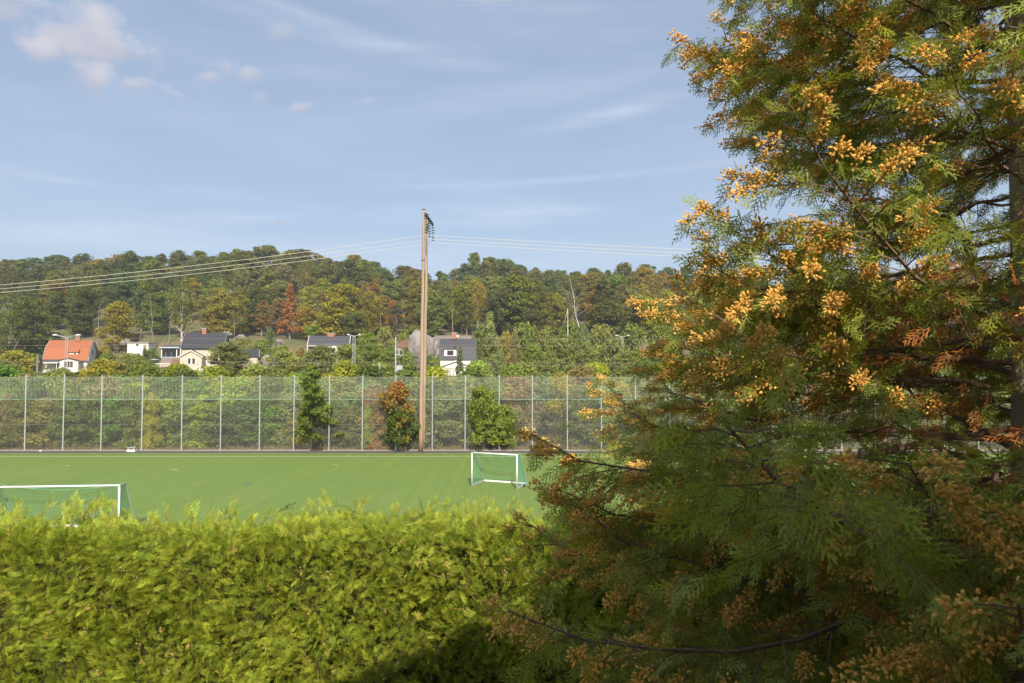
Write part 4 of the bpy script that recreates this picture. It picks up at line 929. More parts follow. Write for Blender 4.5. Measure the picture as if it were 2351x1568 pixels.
# veranda
vx0, vx1, vy = -1.0, 3.5, -2.6
g = G(); g.prism([(vy - 0.35, 2.55), (0.1, 3.35), (0.1, 3.47), (vy - 0.35, 2.67)], 'x', vx0 - 0.3, vx1 + 0.15); h.part('veranda_roof', g, 'felt')
h.part('veranda_fascia', G().box(vx0 - 0.33, vx1 + 0.18, vy - 0.42, vy - 0.36, 2.40, 2.66), 'white')
h.part('veranda_fascia', G().beam((vx0 - 0.34, vy - 0.35, 2.55), (vx0 - 0.34, 0.1, 3.36), 0.05, 0.2).beam((vx1 + 0.19, vy - 0.35, 2.55), (vx1 + 0.19, -2.05, 2.72), 0.05, 0.2), 'white')
for x, y in ((vx0, vy), ((vx0 + vx1) / 2 - 0.1, vy), (vx1 - 0.2, vy), (vx0, -0.3)):
    h.part('veranda_post', G().box(x - 0.08, x + 0.08, y - 0.08, y + 0.08, 0.9, 2.5), 'white')
h.part('veranda_floor', G().box(vx0 - 0.1, vx1, vy - 0.1, -0.02, -0.25, -0.05), 'white'); h.part('veranda_base', G().box(vx0, vx1 - 0.1, vy, -0.05, -2.5, -0.26), 'concrete')
k = vx0; 
while k < vx1 - 0.2: h.part('balustrade_board', G().box(k, k + 0.23, vy - 0.05, vy - 0.02, -0.02, 0.85), 'white'); k += 0.26
h.part('handrail', G().box(vx0, vx1 - 0.1, vy - 0.07, vy + 0.03, 0.86, 0.92), 'white')
h.window(2.1, 1.0, 0.8, 1.3, at_=0.0, cols=1, pane='glass', frame='grey_trim')
h.part('stairs', G().beam((vx1 + 0.1, vy - 0.2, 0.6), (vx1 + 1.6, vy - 1.0, -0.5), 0.06, 0.1), 'grey_wood')
h.window(3.6, 4.6, 0.75, 1.25, 'right', W1, 2, 1, 'grey_trim'); h.window(3.9, 1.6, 1.2, 1.15, 'right', W1, 3, 1, 'grey_trim')

# house 2: cream house, dark roof, veranda and gabled bay
h = House('cream_house', 417, 850, 165, 12, 'cream rendered house with a dark tiled roof, gabled bay and glazed veranda')
W2, D2 = 9.1, 8.5; EZ = 5.6; RZ = 9.2
h.part('wall', G().prism([(0, 0), (0, EZ), (D2 / 2, RZ), (D2, EZ), (D2, 0)], 'x', 0, W2), 'cream')
h.part('foundation', G().box(0.03, W2 - 0.03, 0.03, D2 - 0.03, -2.0, -0.002), 'concrete')
rp_ = [(-0.4, EZ - 0.3), (D2 / 2, RZ + 0.12), (D2 + 0.4, EZ - 0.3)]
h.slope('roof', rp_[0], rp_[1], -0.3, W2 + 0.35, 'tile_dark', 13); h.slope('roof', rp_[2], rp_[1], -0.3, W2 + 0.35, 'tile_dark', 13)
h.barge(rp_, W2 + 0.38, 'grey_trim', h_=0.3); h.barge(rp_, -0.33, 'grey_trim', h_=0.3)
h.part('gutter', G().tube([(-0.3, -0.47, EZ - 0.3), (W2 + 0.3, -0.47, EZ - 0.3)], 0.08, 6), 'black_metal')
h.chimney(4.1, D2 / 2, RZ - 0.9, RZ + 1.05, 0.95, 0.9)
bx0, bx1, by = 0.1, 5.0, -2.2; xm = (bx0 + bx1) / 2
h.part('bay_wall', G().prism([(bx0, 0), (bx1, 0), (bx1, 3.35), (xm, 4.75), (bx0, 3.35)], 'y', by, 0.0), 'cream')
for s, n_ in ((-1, 0), (1, 1)):
    xe = bx0 - 0.3 if s < 0 else bx1 + 0.3
    h.part('bay_roof', G().prism([(xe, 3.2), (xm, 4.78), (xm, 4.93), (xe, 3.35)], 'y', by - 0.3, 0.2), 'tile_dark')
    h.part('barge_board', G().beam((xe, by - 0.33, 3.18), (xm, by - 0.33, 4.76), 0.05, 0.24), 'white')
    h.part('downpipe', G().tube([(xe - s * 0.22, by - 0.06, 0), (xe - s * 0.22, by - 0.06, 3.1)], 0.05, 6), 'black_metal')
h.window(1.55, 1.55, 1.9, 1.3, at_=by, cols=2, pane='glass', cas=0.09); h.part('curtain', G().box(1.62, 1.95, by - 0.02, by - 0.013, 1.56, 2.84).box(2.55, 2.9, by - 0.02, by - 0.013, 1.56, 2.84), 'curtain')
for x in (0.75, 4.1): h.part('wall_lamp', G().box(x - 0.05, x + 0.05, by - 0.12, by - 0.003, 1.3, 1.6), 'black_metal')
h.part('bay_base', G().box(bx0 + 0.03, bx1 - 0.03, by + 0.03, 0, -2.0, -0.003), 'concrete')
h.window(5.6, 1.2, 0.8, 1.8, at_=0.0, cols=1, pane='curtain'); h.window(7.0, 1.5, 1.2, 1.2, at_=0.0, cols=2)
# glazed veranda on stone base
cx0, cx1 = -4.5, -0.05
h.part('veranda_roof', G().prism([(-0.9, 5.45), (3.6, 6.05), (3.6, 6.2), (-0.9, 5.6)], 'x', cx0 - 0.3, cx1 - 0.35), 'felt')
h.part('veranda_fascia', G().box(cx0 - 0.33, cx1 - 0.33, -0.97, -0.905, 5.30, 5.62), 'grey_trim')
h.part('stone_base', G().box(cx0, cx1, -0.5, 3.0, -1.0, 3.0), 'stone')
h.part('sill', G().box(cx0 - 0.05, cx1, -0.58, -0.4, 3.002, 3.2), 'grey_trim')
for x in (cx0 + 0.1, cx0 + 3.45, cx1 - 0.15): h.part('veranda_post', G().box(x - 0.1, x + 0.1, -0.5, -0.35, 3.2, 5.35), 'white')
h.part('glazing', G().box(cx0 + 0.2, cx1 - 0.25, -0.42, -0.40, 3.25, 5.3), 'glass')
for x in (1.0, 2.2): h.part('glazing_bar', G().box(cx0 + x, cx0 + x + 0.06, -0.47, -0.43, 3.2, 4.3), 'grey_trim')
h.part('deck', G().box(cx0 - 1.2, cx1 + 0.1, -3.0, -0.52, 0.5, 0.7), 'deck'); h.part('deck_wall', G().box(cx0 + 2.9, cx1 - 0.05, -2.2, -2.1, 0.7, 2.6), 'deck'); h.part('deck_screen', G().box(cx0, cx0 + 2.9, -0.72, -0.6, 0.7, 1.5), 'deck')
for z in (0.95, 1.25, 1.55): h.part('rail_board', G().box(cx0 - 1.2, cx0 + 2.6, -3.05, -3.0, z, z + 0.16), 'white')
for x in (cx0 - 1.2, cx0 + 0.5, cx0 + 2.5): h.part('rail_post', G().box(x, x + 0.12, -2.99, -2.9, 0.5, 1.75), 'white')
h.part('terrace_wall', G().box(-0.5, 5.6, -3.4, -3.1, -1.2, 0.35), 'white'); h.part('deck_base', G().box(cx0 - 1.2, -0.6, -2.9, -2.8, -1.6, 0.5), 'deck')
c = at(357, 832, 160)
h.part('parasol', G().lathe([(0.0, 2.75), (1.1, 2.55), (1.15, 2.48), (0, 2.6)], (cx0 - 0.9, -2.5, 0), 10).tube([(cx0 - 0.9, -2.5, 0.6), (cx0 - 0.9, -2.5, 2.7)], 0.04, 6), 'grey_trim')

# small annexe right of the apple tree
h = House('small_annexe', 556, 842, 160, 20, 'small cream annexe with a dark gabled roof right of the apple tree')
h.part('wall', G().prism([(0, -1), (0, 2.5), (2.2, 4.0), (4.4, 2.5), (4.4, -1)], 'x', 0, 3.4), 'cream')
rp_ = [(-0.3, 2.3), (2.2, 4.1), (4.7, 2.3)]
h.slope('roof', rp_[0], rp_[1], -0.2, 3.7, 'tile_dark', 6); h.slope('roof', rp_[2], rp_[1], -0.2, 3.7, 'tile_dark', 6); h.barge(rp_, 3.73, 'white')
h.window(0.6, 0.9, 0.8, 0.8, at_=0.0, cols=1); h.window(1.6, 1.1, 0.6, 0.7, 'right', 3.4, 1, 1, 'brown_frame')
h.part('downpipe', G().tube([(3.2, -0.07, -0.5), (3.2, -0.07, 2.3)], 0.05, 6), 'brown_frame')
c = at(592, 855, 158); tag(obj('terrace_wall', G().box(-2.3, 2.3, 0, 0.25, -1.0, 0.75), M['white'], loc=(c.x, 158, c.z), rot=(0, 0, 0.1)), 'low white terrace wall right of the apple tree', 'wall')
e = empty('garden_gate', (at(588, 843, 159).x, 159, at(588, 848, 159).z), 'small white picket gate on the terrace right of the annexe', 'gate')
for k in range(7): obj('picket', G().box(-0.9 + k * 0.3, -0.78 + k * 0.3, 0, 0.04, 0, 1.35), M['white'], e)
obj('rail', G().box(-0.95, 1.1, 0.045, 0.08, 0.4, 0.5).box(-0.95, 1.1, 0.045, 0.08, 1.0, 1.1), M['white'], e)

# house 3: grey gambrel, mostly hidden
h = House('grey_roof_house', 708, 856, 160, 10, 'house with a grey gambrel roof and white edges, half hidden by trees')
W3, D3 = 9.0, 8.0; EZ = 4.2; BZ = 6.9; RZ = 8.75
h.part('wall', G().prism([(0, -1), (0, EZ), (1.0, BZ), (D3 / 2, RZ), (D3 - 1.0, BZ), (D3, EZ), (D3, -1)], 'x', 0, W3), 'white_boards')
rp_ = [(-0.35, EZ - 0.5), (0.95, BZ + 0.06), (D3 / 2, RZ + 0.1), (D3 - 0.95, BZ + 0.06), (D3 + 0.35, EZ - 0.5)]
h.slope('roof', rp_[0], rp_[1], -0.3, W3 + 0.3, 'tile_grey', 8); h.slope('roof', rp_[1], rp_[2], -0.3, W3 + 0.3, 'tile_grey', 9); h.slope('roof', rp_[4], rp_[3], -0.3, W3 + 0.3, 'tile_grey', 8); h.slope('roof', rp_[3], rp_[2], -0.3, W3 + 0.3, 'tile_grey', 9)
h.barge(rp_, -0.34, 'white', 0.12, 0.34); h.barge(rp_, W3 + 0.34, 'white', 0.12, 0.34)
h.chimney(4.7, D3 / 2, RZ - 0.4, RZ + 0.6, 1.6, 0.9)
h.part('dormer_wall', G().box(2.2, 6.8, -0.1, 2.0, 4.4, 6.3), 'white_boards'); h.part('dormer_roof', G().prism([(-0.35, 6.25), (2.6, 7.05), (2.6, 7.2), (-0.35, 6.4)], 'x', 0.0, 2.6).prism([(-0.35, 6.25), (2.6, 7.05), (2.6, 7.2), (-0.35, 6.4)], 'x', 6.6, W3), 'tile_grey')
h.part('dormer_fascia', G().box(0.0, 2.6, -0.42, -0.36, 6.22, 6.42).box(6.6, W3, -0.42, -0.36, 6.22, 6.42), 'white')
h.window(3.2, 4.7, 1.0, 1.1, at_=-0.1, cols=2); h.window(5.0, 4.7, 1.0, 1.1, at_=-0.1, cols=2); h.window(3.0, 1.2, 1.2, 1.3, at_=0, cols=2); h.window(3.2, 4.6, 0.9, 1.2, 'right', W3, 2)

# house 4: white gable
h = House('white_gable_house', 1009, 861, 150, 3, 'house with a grey roof, brick chimney and a white gabled extension facing the field')
s4 = 150 / F; W4, D4 = 8.0, 7.5; EZ = 3.4; RZ = 8.0
h.part('wall', G().prism([(0, -1), (0, EZ), (1.2, 6.2), (D4 / 2, RZ), (D4 - 1.2, 6.2), (D4, EZ), (D4, -1)], 'x', 0.1, W4 - 0.1), 'white_boards')
rp_ = [(-0.2, 3.3), (1.15, 6.25), (D4 / 2, RZ + 0.1), (D4 - 1.15, 6.25), (D4 + 0.3, 3.0)]
h.slope('roof', rp_[0], rp_[1], -0.1, W4 + 0.1, 'tile_grey', 10); h.slope('roof', rp_[1], rp_[2], -0.1, W4 + 0.1, 'tile_grey', 8); h.slope('roof', rp_[4], rp_[3], -0.1, W4 + 0.1, 'tile_grey', 9); h.slope('roof', rp_[3], rp_[2], -0.1, W4 + 0.1, 'tile_grey', 8)
h.chimney(3.1, D4 / 2, RZ - 0.5, RZ + 1.4, 1.05, 0.9)
h.part('satellite_dish', G().lathe([(0.0, 0.0), (0.2, 0.03), (0.33, 0.1)], (0, 0, 0), 12), 'grey_trim').matrix_local = Matrix.Translation((3.85, D4 / 2 - 0.6, RZ + 0.7)) @ Matrix.Rotation(math.radians(75), 4, 'X')
h.part('dormer_wall', G().box(1.0, 3.7, 0.0, 2.0, 4.2, 5.65), 'white'); h.part('dormer_roof', G().prism([(-0.2, 5.66), (2.4, 5.85), (2.4, 5.97), (-0.2, 5.78)], 'x', 0.85, 3.85), 'felt')
h.window(1.75, 4.45, 1.2, 0.85, at_=0.0, cols=2, frame='brown_frame', cas=0.1)
h.part('vent_pipe', G().tube([(3.3, 0.7, 5.9), (3.3, 0.7, 6.4)], 0.12, 8), 'black_metal')
xm = 3.75; ey = -2.6
h.part('extension_wall', G().prism([(0.15, -1), (7.4, -1), (7.4, 1.9), (xm, 3.1), (0.15, 1.9)], 'y', ey, -0.05), 'white')
h.part('extension_roof', G().prism([(-0.1, 1.85), (xm, 3.13), (xm, 3.28), (-0.1, 2.0)], 'y', ey - 0.35, 0.8).prism([(7.65, 1.85), (7.65, 2.0), (xm, 3.28), (xm, 3.13)], 'y', ey - 0.35, 0.8), 'tile_grey')
h.part('barge_board', G().beam((-0.12, ey - 0.38, 1.82), (xm, ey - 0.38, 3.12), 0.05, 0.26).beam((7.67, ey - 0.38, 1.82), (xm, ey - 0.38, 3.12), 0.05, 0.26), 'white')
h.window(1.7, -0.3, 1.45, 1.75, at_=ey, cols=2, frame='brown_frame', pane='curtain', cas=0.08); h.part('downpipe', G().tube([(0.1, ey - 0.08, -1), (0.1, ey - 0.08, 1.8)], 0.06, 6), 'brown_frame')

# white shed
c = at(292, 808, 182)
e = empty('garden_shed', (c.x, 182, float(hgt(c.x, 182)) - 0.3), 'small flat-roofed white shed on the slope between the orange and dark roofs', 'shed')
zs = at(292, 806, 182).z - e.location.z
obj('wall', G().box(0, 5.6, 0, 3.5, zs - 1.2, zs + 2.2), M['white'], e); obj('roof', G().box(-0.3, 5.9, -0.3, 3.8, zs + 2.203, zs + 2.38), M['concrete'], e)
f = obj('window', G().box(2.3, 3.1, -0.05, -0.003, zs + 1.3, zs + 2.0), M['white_boards'], e); obj('pane', G().box(2.38, 3.02, -0.062, -0.051, zs + 1.38, zs + 1.92), M['glass'], f)
obj('door', G().box(4.3, 5.1, -0.05, -0.003, zs - 0.2, zs + 1.7), M['grey_wood'], e)
# board fences above the rock
def board_fence(pxa, pxb, pya, pyb, hP, Y, lab, m='grey_wood'):
    a = at(pxa, pya, Y); b = at(pxb, pyb, Y); hh2 = hP / F * Y; e = empty('board_fence', a, lab, 'fence'); n_ = int((b - a).length / 0.3)
    bm_ = G().box(0, 0.27, -0.02, 0.0, -0.9, hh2).mesh('fence_board', M[m])
    for k in range(n_):
        p = (b - a) * (k / n_); link('fence_board', bm_, e, (p.x, p.y, p.z + random.uniform(-0.02, 0.02)))
    for z in (0.2, hh2 - 0.25): obj('fence_rail', G().beam((0, 0.04, z), (b.x - a.x, 0.04, b.z - a.z + z), 0.06, 0.1), M[m], e)
board_fence(998, 1082, 778, 778, 8, 172, 'grey board fence on the slope behind the brick chimney')
board_fence(912, 948, 795, 784, 9, 168, 'brown sloping board fence left of the big grey rock', 'deck')

# rocks
def rock(px, py_top, py_bot, wP, Y, label, seed, depth=1.0):
    a = at(px, py_bot, Y); b = at(px, py_top, Y); Hh = b.z - a.z; Wd = wP / F * Y
    me = bpy.data.meshes.new('rock'); import bmesh; bm = bmesh.new(); bmesh.ops.create_icosphere(bm, subdivisions=4, radius=1.0)
    r = random.Random(seed); ph = [(r.uniform(-1, 1), r.uniform(-1, 1), r.uniform(-1, 1), r.uniform(0, 6.28), r.uniform(2, 9)) for _ in range(14)]
    for v in bm.verts:
        p = v.co.copy(); d = 0
        for (x, y, z, o_, f_) in ph: d += 0.22 / f_ * math.sin(f_ * (p.x * x + p.y * y + p.z * z) * 1.3 + o_)
        d += 0.05 * math.sin(p.x * 17 + p.z * 9 + seed) * math.sin(p.y * 13 - p.z * 21) + 0.03 * math.sin(p.z * 40 + p.x * 31)
        q = p * (1 + d); q = Vector((round(q.x * 5 + 0.3 * math.sin(q.z * 3)) / 5 * 0.5 + q.x * 0.5, q.y, round(q.z * 4 + 0.4 * q.x) / 4 * 0.35 + q.z * 0.65)); v.co = q
    bm.to_mesh(me); bm.free(); me.materials.append(M['rock'])
    o = link('rock', me, None, (a.x, Y, a.z + Hh * 0.35), (0, 0, r.uniform(-0.3, 0.3)), (Wd / 2, Wd / 2 * depth, Hh * 0.65)); return tag(o, label, 'rock', 'bare rocks on the slope')
rock(972, 772, 850, 66, 166, 'big rounded grey rock outcrop behind the power pole', 1)
rock(617, 818, 845, 40, 168, 'grey rock face beside the small annexe', 2)
rock(520, 761, 772, 22, 193, 'pale rock on the dry slope right of the cream house ridge', 5); rock(552, 770, 782, 26, 190, 'pale rock on the dry slope above the annexe', 6)
rock(640, 780, 792, 18, 188, 'small grey rock on the slope below the rust-red tree', 7); rock(290, 779, 790, 20, 189, 'small pale rock on the slope left above the shed', 8)

# ------------------------------------------------------------------ the house the photo is taken from (behind the camera)
e = empty('own_house', (0, -1.2, 1.5), 'rendered gabled house behind the viewpoint whose shadow falls on the hedge', 'house')
RX = 0.85; RZH = 9.20; SLP = 0.44
xl, xr = -4.3, 6.4
zl = RZH - (RX - xl) * SLP; zr = RZH - (xr - RX) * 0.55
g = G(); g.prism([(xl + 0.3, 0), (xr - 0.3, 0), (xr - 0.3, zr - 0.1), (RX, RZH - 0.2), (xl + 0.3, zl - 0.1)], 'y', -9.0, 0.0); obj('wall', g, M['cream'], e)
g = G(); g.prism([(xl, zl - 0.1), (RX, RZH - 0.14), (RX, RZH), (xl, zl)], 'y', -9.4, 0.35); g.prism([(RX, RZH - 0.14), (xr, zr - 0.1), (xr, zr), (RX, RZH)], 'y', -9.4, 0.35); obj('roof', g, M['tile_dark'], e)
obj('balcony', G().box(-1.6, 1.6, 0.003, 1.5, 3.8, 3.95), M['grey_wood'], e)

# ------------------------------------------------------------------ thuja foliage
T_CEDAR = leaf_mat('cedar_foliage', (0.25, 0.30, 0.062), hue=(0.09, 0.06, 0.0), transl=0.35, rough=0.5, dark=0.55, hi=1.5, orand=0.40)
T_FRESH = leaf_mat('cedar_fresh_foliage', (0.29, 0.33, 0.035), hue=(0.06, 0.03, 0.0), transl=0.42, rough=0.5, dark=0.7, hi=1.3, orand=0.25)
T_DEAD = leaf_mat('withered_foliage', (0.36, 0.13, 0.04), hue=(0.1, 0.05, 0.0), transl=0.2, rough=0.7, dark=0.6, hi=1.4, orand=0.4)
T_HEDGE = leaf_mat('hedge_foliage', (0.395, 0.455, 0.055), hue=(0.16, 0.05, 0.0), transl=0.40, rough=0.5, dark=0.5, hi=1.4, orand=0.45)
T_HEDGE2 = leaf_mat('hedge_foliage_green', (0.27, 0.37, 0.05), hue=(0.12, 0.05, 0.0), transl=0.40, rough=0.5, dark=0.5, hi=1.4, orand=0.45)
CONE = leaf_mat('seed_cone', (0.80, 0.49, 0.13), hue=(0.08, 0.06, 0.0), transl=0.10, rough=0.6, dark=0.7, hi=1.25, orand=0.32)
CONE_P = leaf_mat('pale_seed_cone', (0.62, 0.42, 0.17), hue=(0.05, 0.02, 0.0), transl=0.1, rough=0.7, dark=0.7, hi=1.2, orand=0.3)
protos = bpy.data.collections.new('thuja_pieces')
def spray_mesh(name, L, step, sub, wd, m, seed):
    r = random.Random(seed); V = []; Fc = []; R = []
    def strip(p, q, w0, w1, val):
        d = Vector((q[0] - p[0], q[1] - p[1], 0)); d = d.normalized() if d.length else Vector((0, 1, 0)); nrm = (-d.y, d.x)
        b = len(V); tz = r.uniform(-0.5, 0.5)
        V.extend([(p[0] - nrm[0] * w0, p[1] - nrm[1] * w0, p[2] - tz * w0), (p[0] + nrm[0] * w0, p[1] + nrm[1] * w0, p[2] + tz * w0), (q[0] + nrm[0] * w1, q[1] + nrm[1] * w1, q[2] + tz * w1), (q[0] - nrm[0] * w1, q[1] - nrm[1] * w1, q[2] - tz * w1)])
        Fc.append((b, b + 1, b + 2, b + 3)); R.append(val)
    bend = r.uniform(-0.15, 0.15)
    def axis(t): return (bend * L * t * t, L * t, -0.16 * L * t * t)
    nseg = 5
    for k in range(nseg):
        a, b = axis(k / nseg), axis((k + 1) / nseg); strip(a, b, wd * (0.8 - 0.4 * k / nseg), wd * (0.8 - 0.4 * (k + 1) / nseg), 0.35 + 0.1 * k)
    t = 0.06; side = r.choice((-1, 1))
    while t < 0.97:
        p = axis(t); env = (0.52 * L) * (min(1, 0.45 + t * 2.2)) * (1 - t) ** 0.75 * r.uniform(0.75, 1.15) + 0.06 * L; ang = math.radians(r.uniform(34, 48)) ; oz = r.uniform(-0.22, 0.22)
        cur = lambda u: (p[0] + side * math.sin(ang) * env * u * (1 - 0.15 * u), p[1] + math.cos(ang) * env * u + 0.12 * env * u * u, p[2] + oz * env * u - 0.12 * env * u * u)
        tone = r.uniform(0.1, 0.7)
        strip(cur(0), cur(0.5), wd * 0.7, wd * 0.8, tone); strip(cur(0.5), cur(1.0), wd * 0.8, wd * 0.25, tone + 0.25)
        u = 0.16; s2 = side
        while u < 0.92:
            q = cur(u); el_ = env * 0.42 * (1 - u * 0.75) * r.uniform(0.7, 1.1); a2 = ang * side + s2 * math.radians(38)
            e_ = (q[0] + math.sin(a2) * el_, q[1] + math.cos(a2) * el_, q[2] + r.uniform(-0.2, 0.2) * el_)
            strip(q, e_, wd * 0.85, wd * 0.4, min(1, tone + 0.3 * r.random())); u += sub / max(env, 0.02); s2 = -s2
        t += step / L * r.uniform(0.85, 1.15); side = -side
    return np_mesh(name, np.array(V), np.array(Fc), m, np.clip(np.array(R), 0, 1))
def cone_mesh(name, m, seed):
    """closed seed cone: overlapping scales round a core, pointing along +Z, 1 unit long"""
    r = random.Random(seed); V = []; Fc = []; R = []
    prof = [(0.02, 0.0), (0.17, 0.14), (0.235, 0.42), (0.19, 0.74), (0.05, 1.0)]
    for (q, zz) in prof:
        for k in range(6):
            a = math.pi * k / 3; rr = q * (1.12 if k % 2 else 0.9); V.append((rr * math.cos(a), rr * math.sin(a), zz))
    for i in range(4):
        for k in range(6): Fc.append((i * 6 + k, i * 6 + (k + 1) % 6, (i + 1) * 6 + (k + 1) % 6, (i + 1) * 6 + k)); R.append(0.35 + 0.12 * i + 0.2 * r.random())
    for k in range(4):
        a = 2 * math.pi * k / 4 + r.uniform(-0.3, 0.3); o = Vector((math.cos(a), math.sin(a), 0)); tn = Vector((-math.sin(a), math.cos(a), 0)); b = len(V); z0 = r.uniform(0.05, 0.3); op = r.uniform(0.26, 0.40)
        for p in (o * 0.20 + tn * 0.10, o * 0.20 - tn * 0.10, o * op - tn * 0.05 + Vector((0, 0, 0.5)), o * op + tn * 0.05 + Vector((0, 0, 0.5))): V.append(tuple(p + Vector((0, 0, z0))))
        Fc.append((b, b + 1, b + 2, b + 3)); R.append(0.7 + 0.3 * r.random())
    return np_mesh(name, np.array(V), np.array(Fc), m, np.clip(np.array(R), 0, 1))
def rotmats(y=None, z=None, hint=None):
    """columns X,Y,Z; y main axis with z near hint, or z main axis"""
    if y is not None:
        y = y / np.linalg.norm(y, axis=1)[:, None]; x = np.cross(y, hint); x /= np.maximum(1e-6, np.linalg.norm(x, axis=1))[:, None]; z = np.cross(x, y)
    else:
        z = z / np.linalg.norm(z, axis=1)[:, None]; x = np.cross(hint, z); x /= np.maximum(1e-6, np.linalg.norm(x, axis=1))[:, None]; y = np.cross(z, x)
    return np.stack([x, y, z], 2)
def eulers(Rm):
    ry = np.arcsin(np.clip(-Rm[:, 2, 0], -1, 1)); rx = np.arctan2(Rm[:, 2, 1], Rm[:, 2, 2]); rz = np.arctan2(Rm[:, 1, 0], Rm[:, 0, 0]); return np.stack([rx, ry, rz], 1)
def scatter(name, part_name, pos, Rm, scl, idx, meshes, parent, label=None, near=300, cam_mask=None, stuff_name=None):
    """the nearest ones as objects, the rest as one instanced part"""
    e_ = eulers(Rm); base = np.array(parent.location) if parent else np.zeros(3)
    d = np.linalg.norm(pos - np.array([0, 0, CAM_H]), axis=1)
    u = pos[:, 0] / np.maximum(pos[:, 1], 0.05); v = (pos[:, 2] - CAM_H) / np.maximum(pos[:, 1], 0.05)
    vis = (pos[:, 1] > 0.3) & (np.abs(u) < 0.74) & (v > -0.455) & (v < 0.53)
    order = np.argsort(np.where(vis, d / scl * scl.mean(), 1e3 + d)); big = order[:near]; rest = order[near:]
    for i in big:
        link(part_name, meshes[idx[i]], parent, pos[i] - base, e_[i], (scl[i],) * 3)
    c = bpy.data.collections.new(name + '_pieces')
    for k, mh in enumerate(meshes):
        o = bpy.data.objects.new('%s_%02d' % (name, k), mh); c.objects.link(o)
    me = bpy.data.meshes.new(stuff_name or name); n = len(rest); me.vertices.add(n); me.vertices.foreach_set('co', (pos[rest] - base).astype('f').ravel())
    a = me.attributes.new('rot', 'FLOAT_VECTOR', 'POINT'); a.data.foreach_set('vector', e_[rest].astype('f').ravel())
    a = me.attributes.new('scl', 'FLOAT', 'POINT'); a.data.foreach_set('value', scl[rest].astype('f'))
    a = me.attributes.new('pick', 'INT', 'POINT'); a.data.foreach_set('value', idx[rest].astype('i'))
    o = link(stuff_name or name, me, parent); tag(o, kind='stuff')
    ng = bpy.data.node_groups.new(name + '_nodes', 'GeometryNodeTree'); ng.interface.new_socket('Geometry', in_out='INPUT', socket_type='NodeSocketGeometry'); ng.interface.new_socket('Geometry', in_out='OUTPUT', socket_type='NodeSocketGeometry')
    N = ng.nodes; L = ng.links; gi = N.new('NodeGroupInput'); go = N.new('NodeGroupOutput'); ip = N.new('GeometryNodeInstanceOnPoints'); ci = N.new('GeometryNodeCollectionInfo')
    ci.inputs['Collection'].default_value = c; ci.inputs['Separate Children'].default_value = True; ci.inputs['Reset Children'].default_value = True
    def na(nm, ty):
        q = N.new('GeometryNodeInputNamedAttribute'); q.data_type = ty; q.inputs['Name'].default_value = nm; return q.outputs['Attribute']
    er = N.new('FunctionNodeEulerToRotation'); L.new(na('rot', 'FLOAT_VECTOR'), er.inputs[0])
    L.new(gi.outputs[0], ip.inputs['Points']); L.new(ci.outputs[0], ip.inputs['Instance']); ip.inputs['Pick Instance'].default_value = True
    L.new(na('pick', 'INT'), ip.inputs['Instance Index']); L.new(er.outputs[0], ip.inputs['Rotation']); L.new(na('scl', 'FLOAT'), ip.inputs['Scale']); L.new(ip.outputs[0], go.inputs[0])
    md = o.modifiers.new('pieces', 'NODES'); md.node_group = ng
    return o
sprays = [spray_mesh('foliage_spray', 1.0, 0.088, 0.088, 0.0185, T_CEDAR, 300 + i) for i in range(5)] + [spray_mesh('foliage_spray', 1.0, 0.10, 0.095, 0.020, T_FRESH, 310 + i) for i in range(2)] + [spray_mesh('withered_spray', 1.0, 0.09, 0.09, 0.017, T_DEAD, 320)]
hsprays = [spray_mesh('hedge_spray', 1.0, 0.088, 0.092, 0.0195, T_HEDGE2 if i in (1, 3) else T_HEDGE, 330 + i) for i in range(5)]
cones = [cone_mesh('seed_cone', CONE, i) for i in range(4)]; pcones = [cone_mesh('seed_cone', CONE_P, 10 + i) for i in range(2)]

# ---- the cedar
TX, TY, TZ = 2.68, 3.60, 1.5
cedar = empty('thuja_tree', (TX, TY, TZ), 'big thuja tree laden with golden brown cones filling the right side', 'tree')
tp = [(0.03 * math.sin(i * 0.9) + (0.03 if i > 6 else 0), 0.03 * math.cos(i * 0.7), i * 0.75) for i in range(15)]
obj('trunk', G().tube(tp, [0.16, 0.12, 0.105, 0.098, 0.092, 0.084, 0.076, 0.070, 0.064, 0.058, 0.052, 0.048, 0.036, 0.024, 0.01], 12), mat('thuja_bark', (0.44, 0.36, 0.29), 0.9, 0.45, 7, 0.8, 30, vscale=(1, 1, 0.35)), cedar, True)
def trunk_at(z):
    i = min(13.999, max(0, (z - TZ) / 0.75)); k = int(i); a, b = Vector(tp[k]), Vector(tp[k + 1]); return a.lerp(b, i - k)
Rz = [1.6, 2.5, 4.5, 5.5, 6.0, 6.6, 7.05, 7.3, 7.6, 8.1, 9.0, 10.5, 12.0]; Rr = [1.2, 1.9, 2.5, 2.85, 2.84, 2.72, 2.56, 2.20, 1.95, 1.95, 1.84, 1.35, 0.25]
cam_az = math.atan2(-TY, -TX)
SP, SD, SN, SS, SI = [], [], [], [], []; CP, CD, CS = [], [], []
rr_ = random.Random(5); z = 2.1; az_ = 0.4; nl = 0
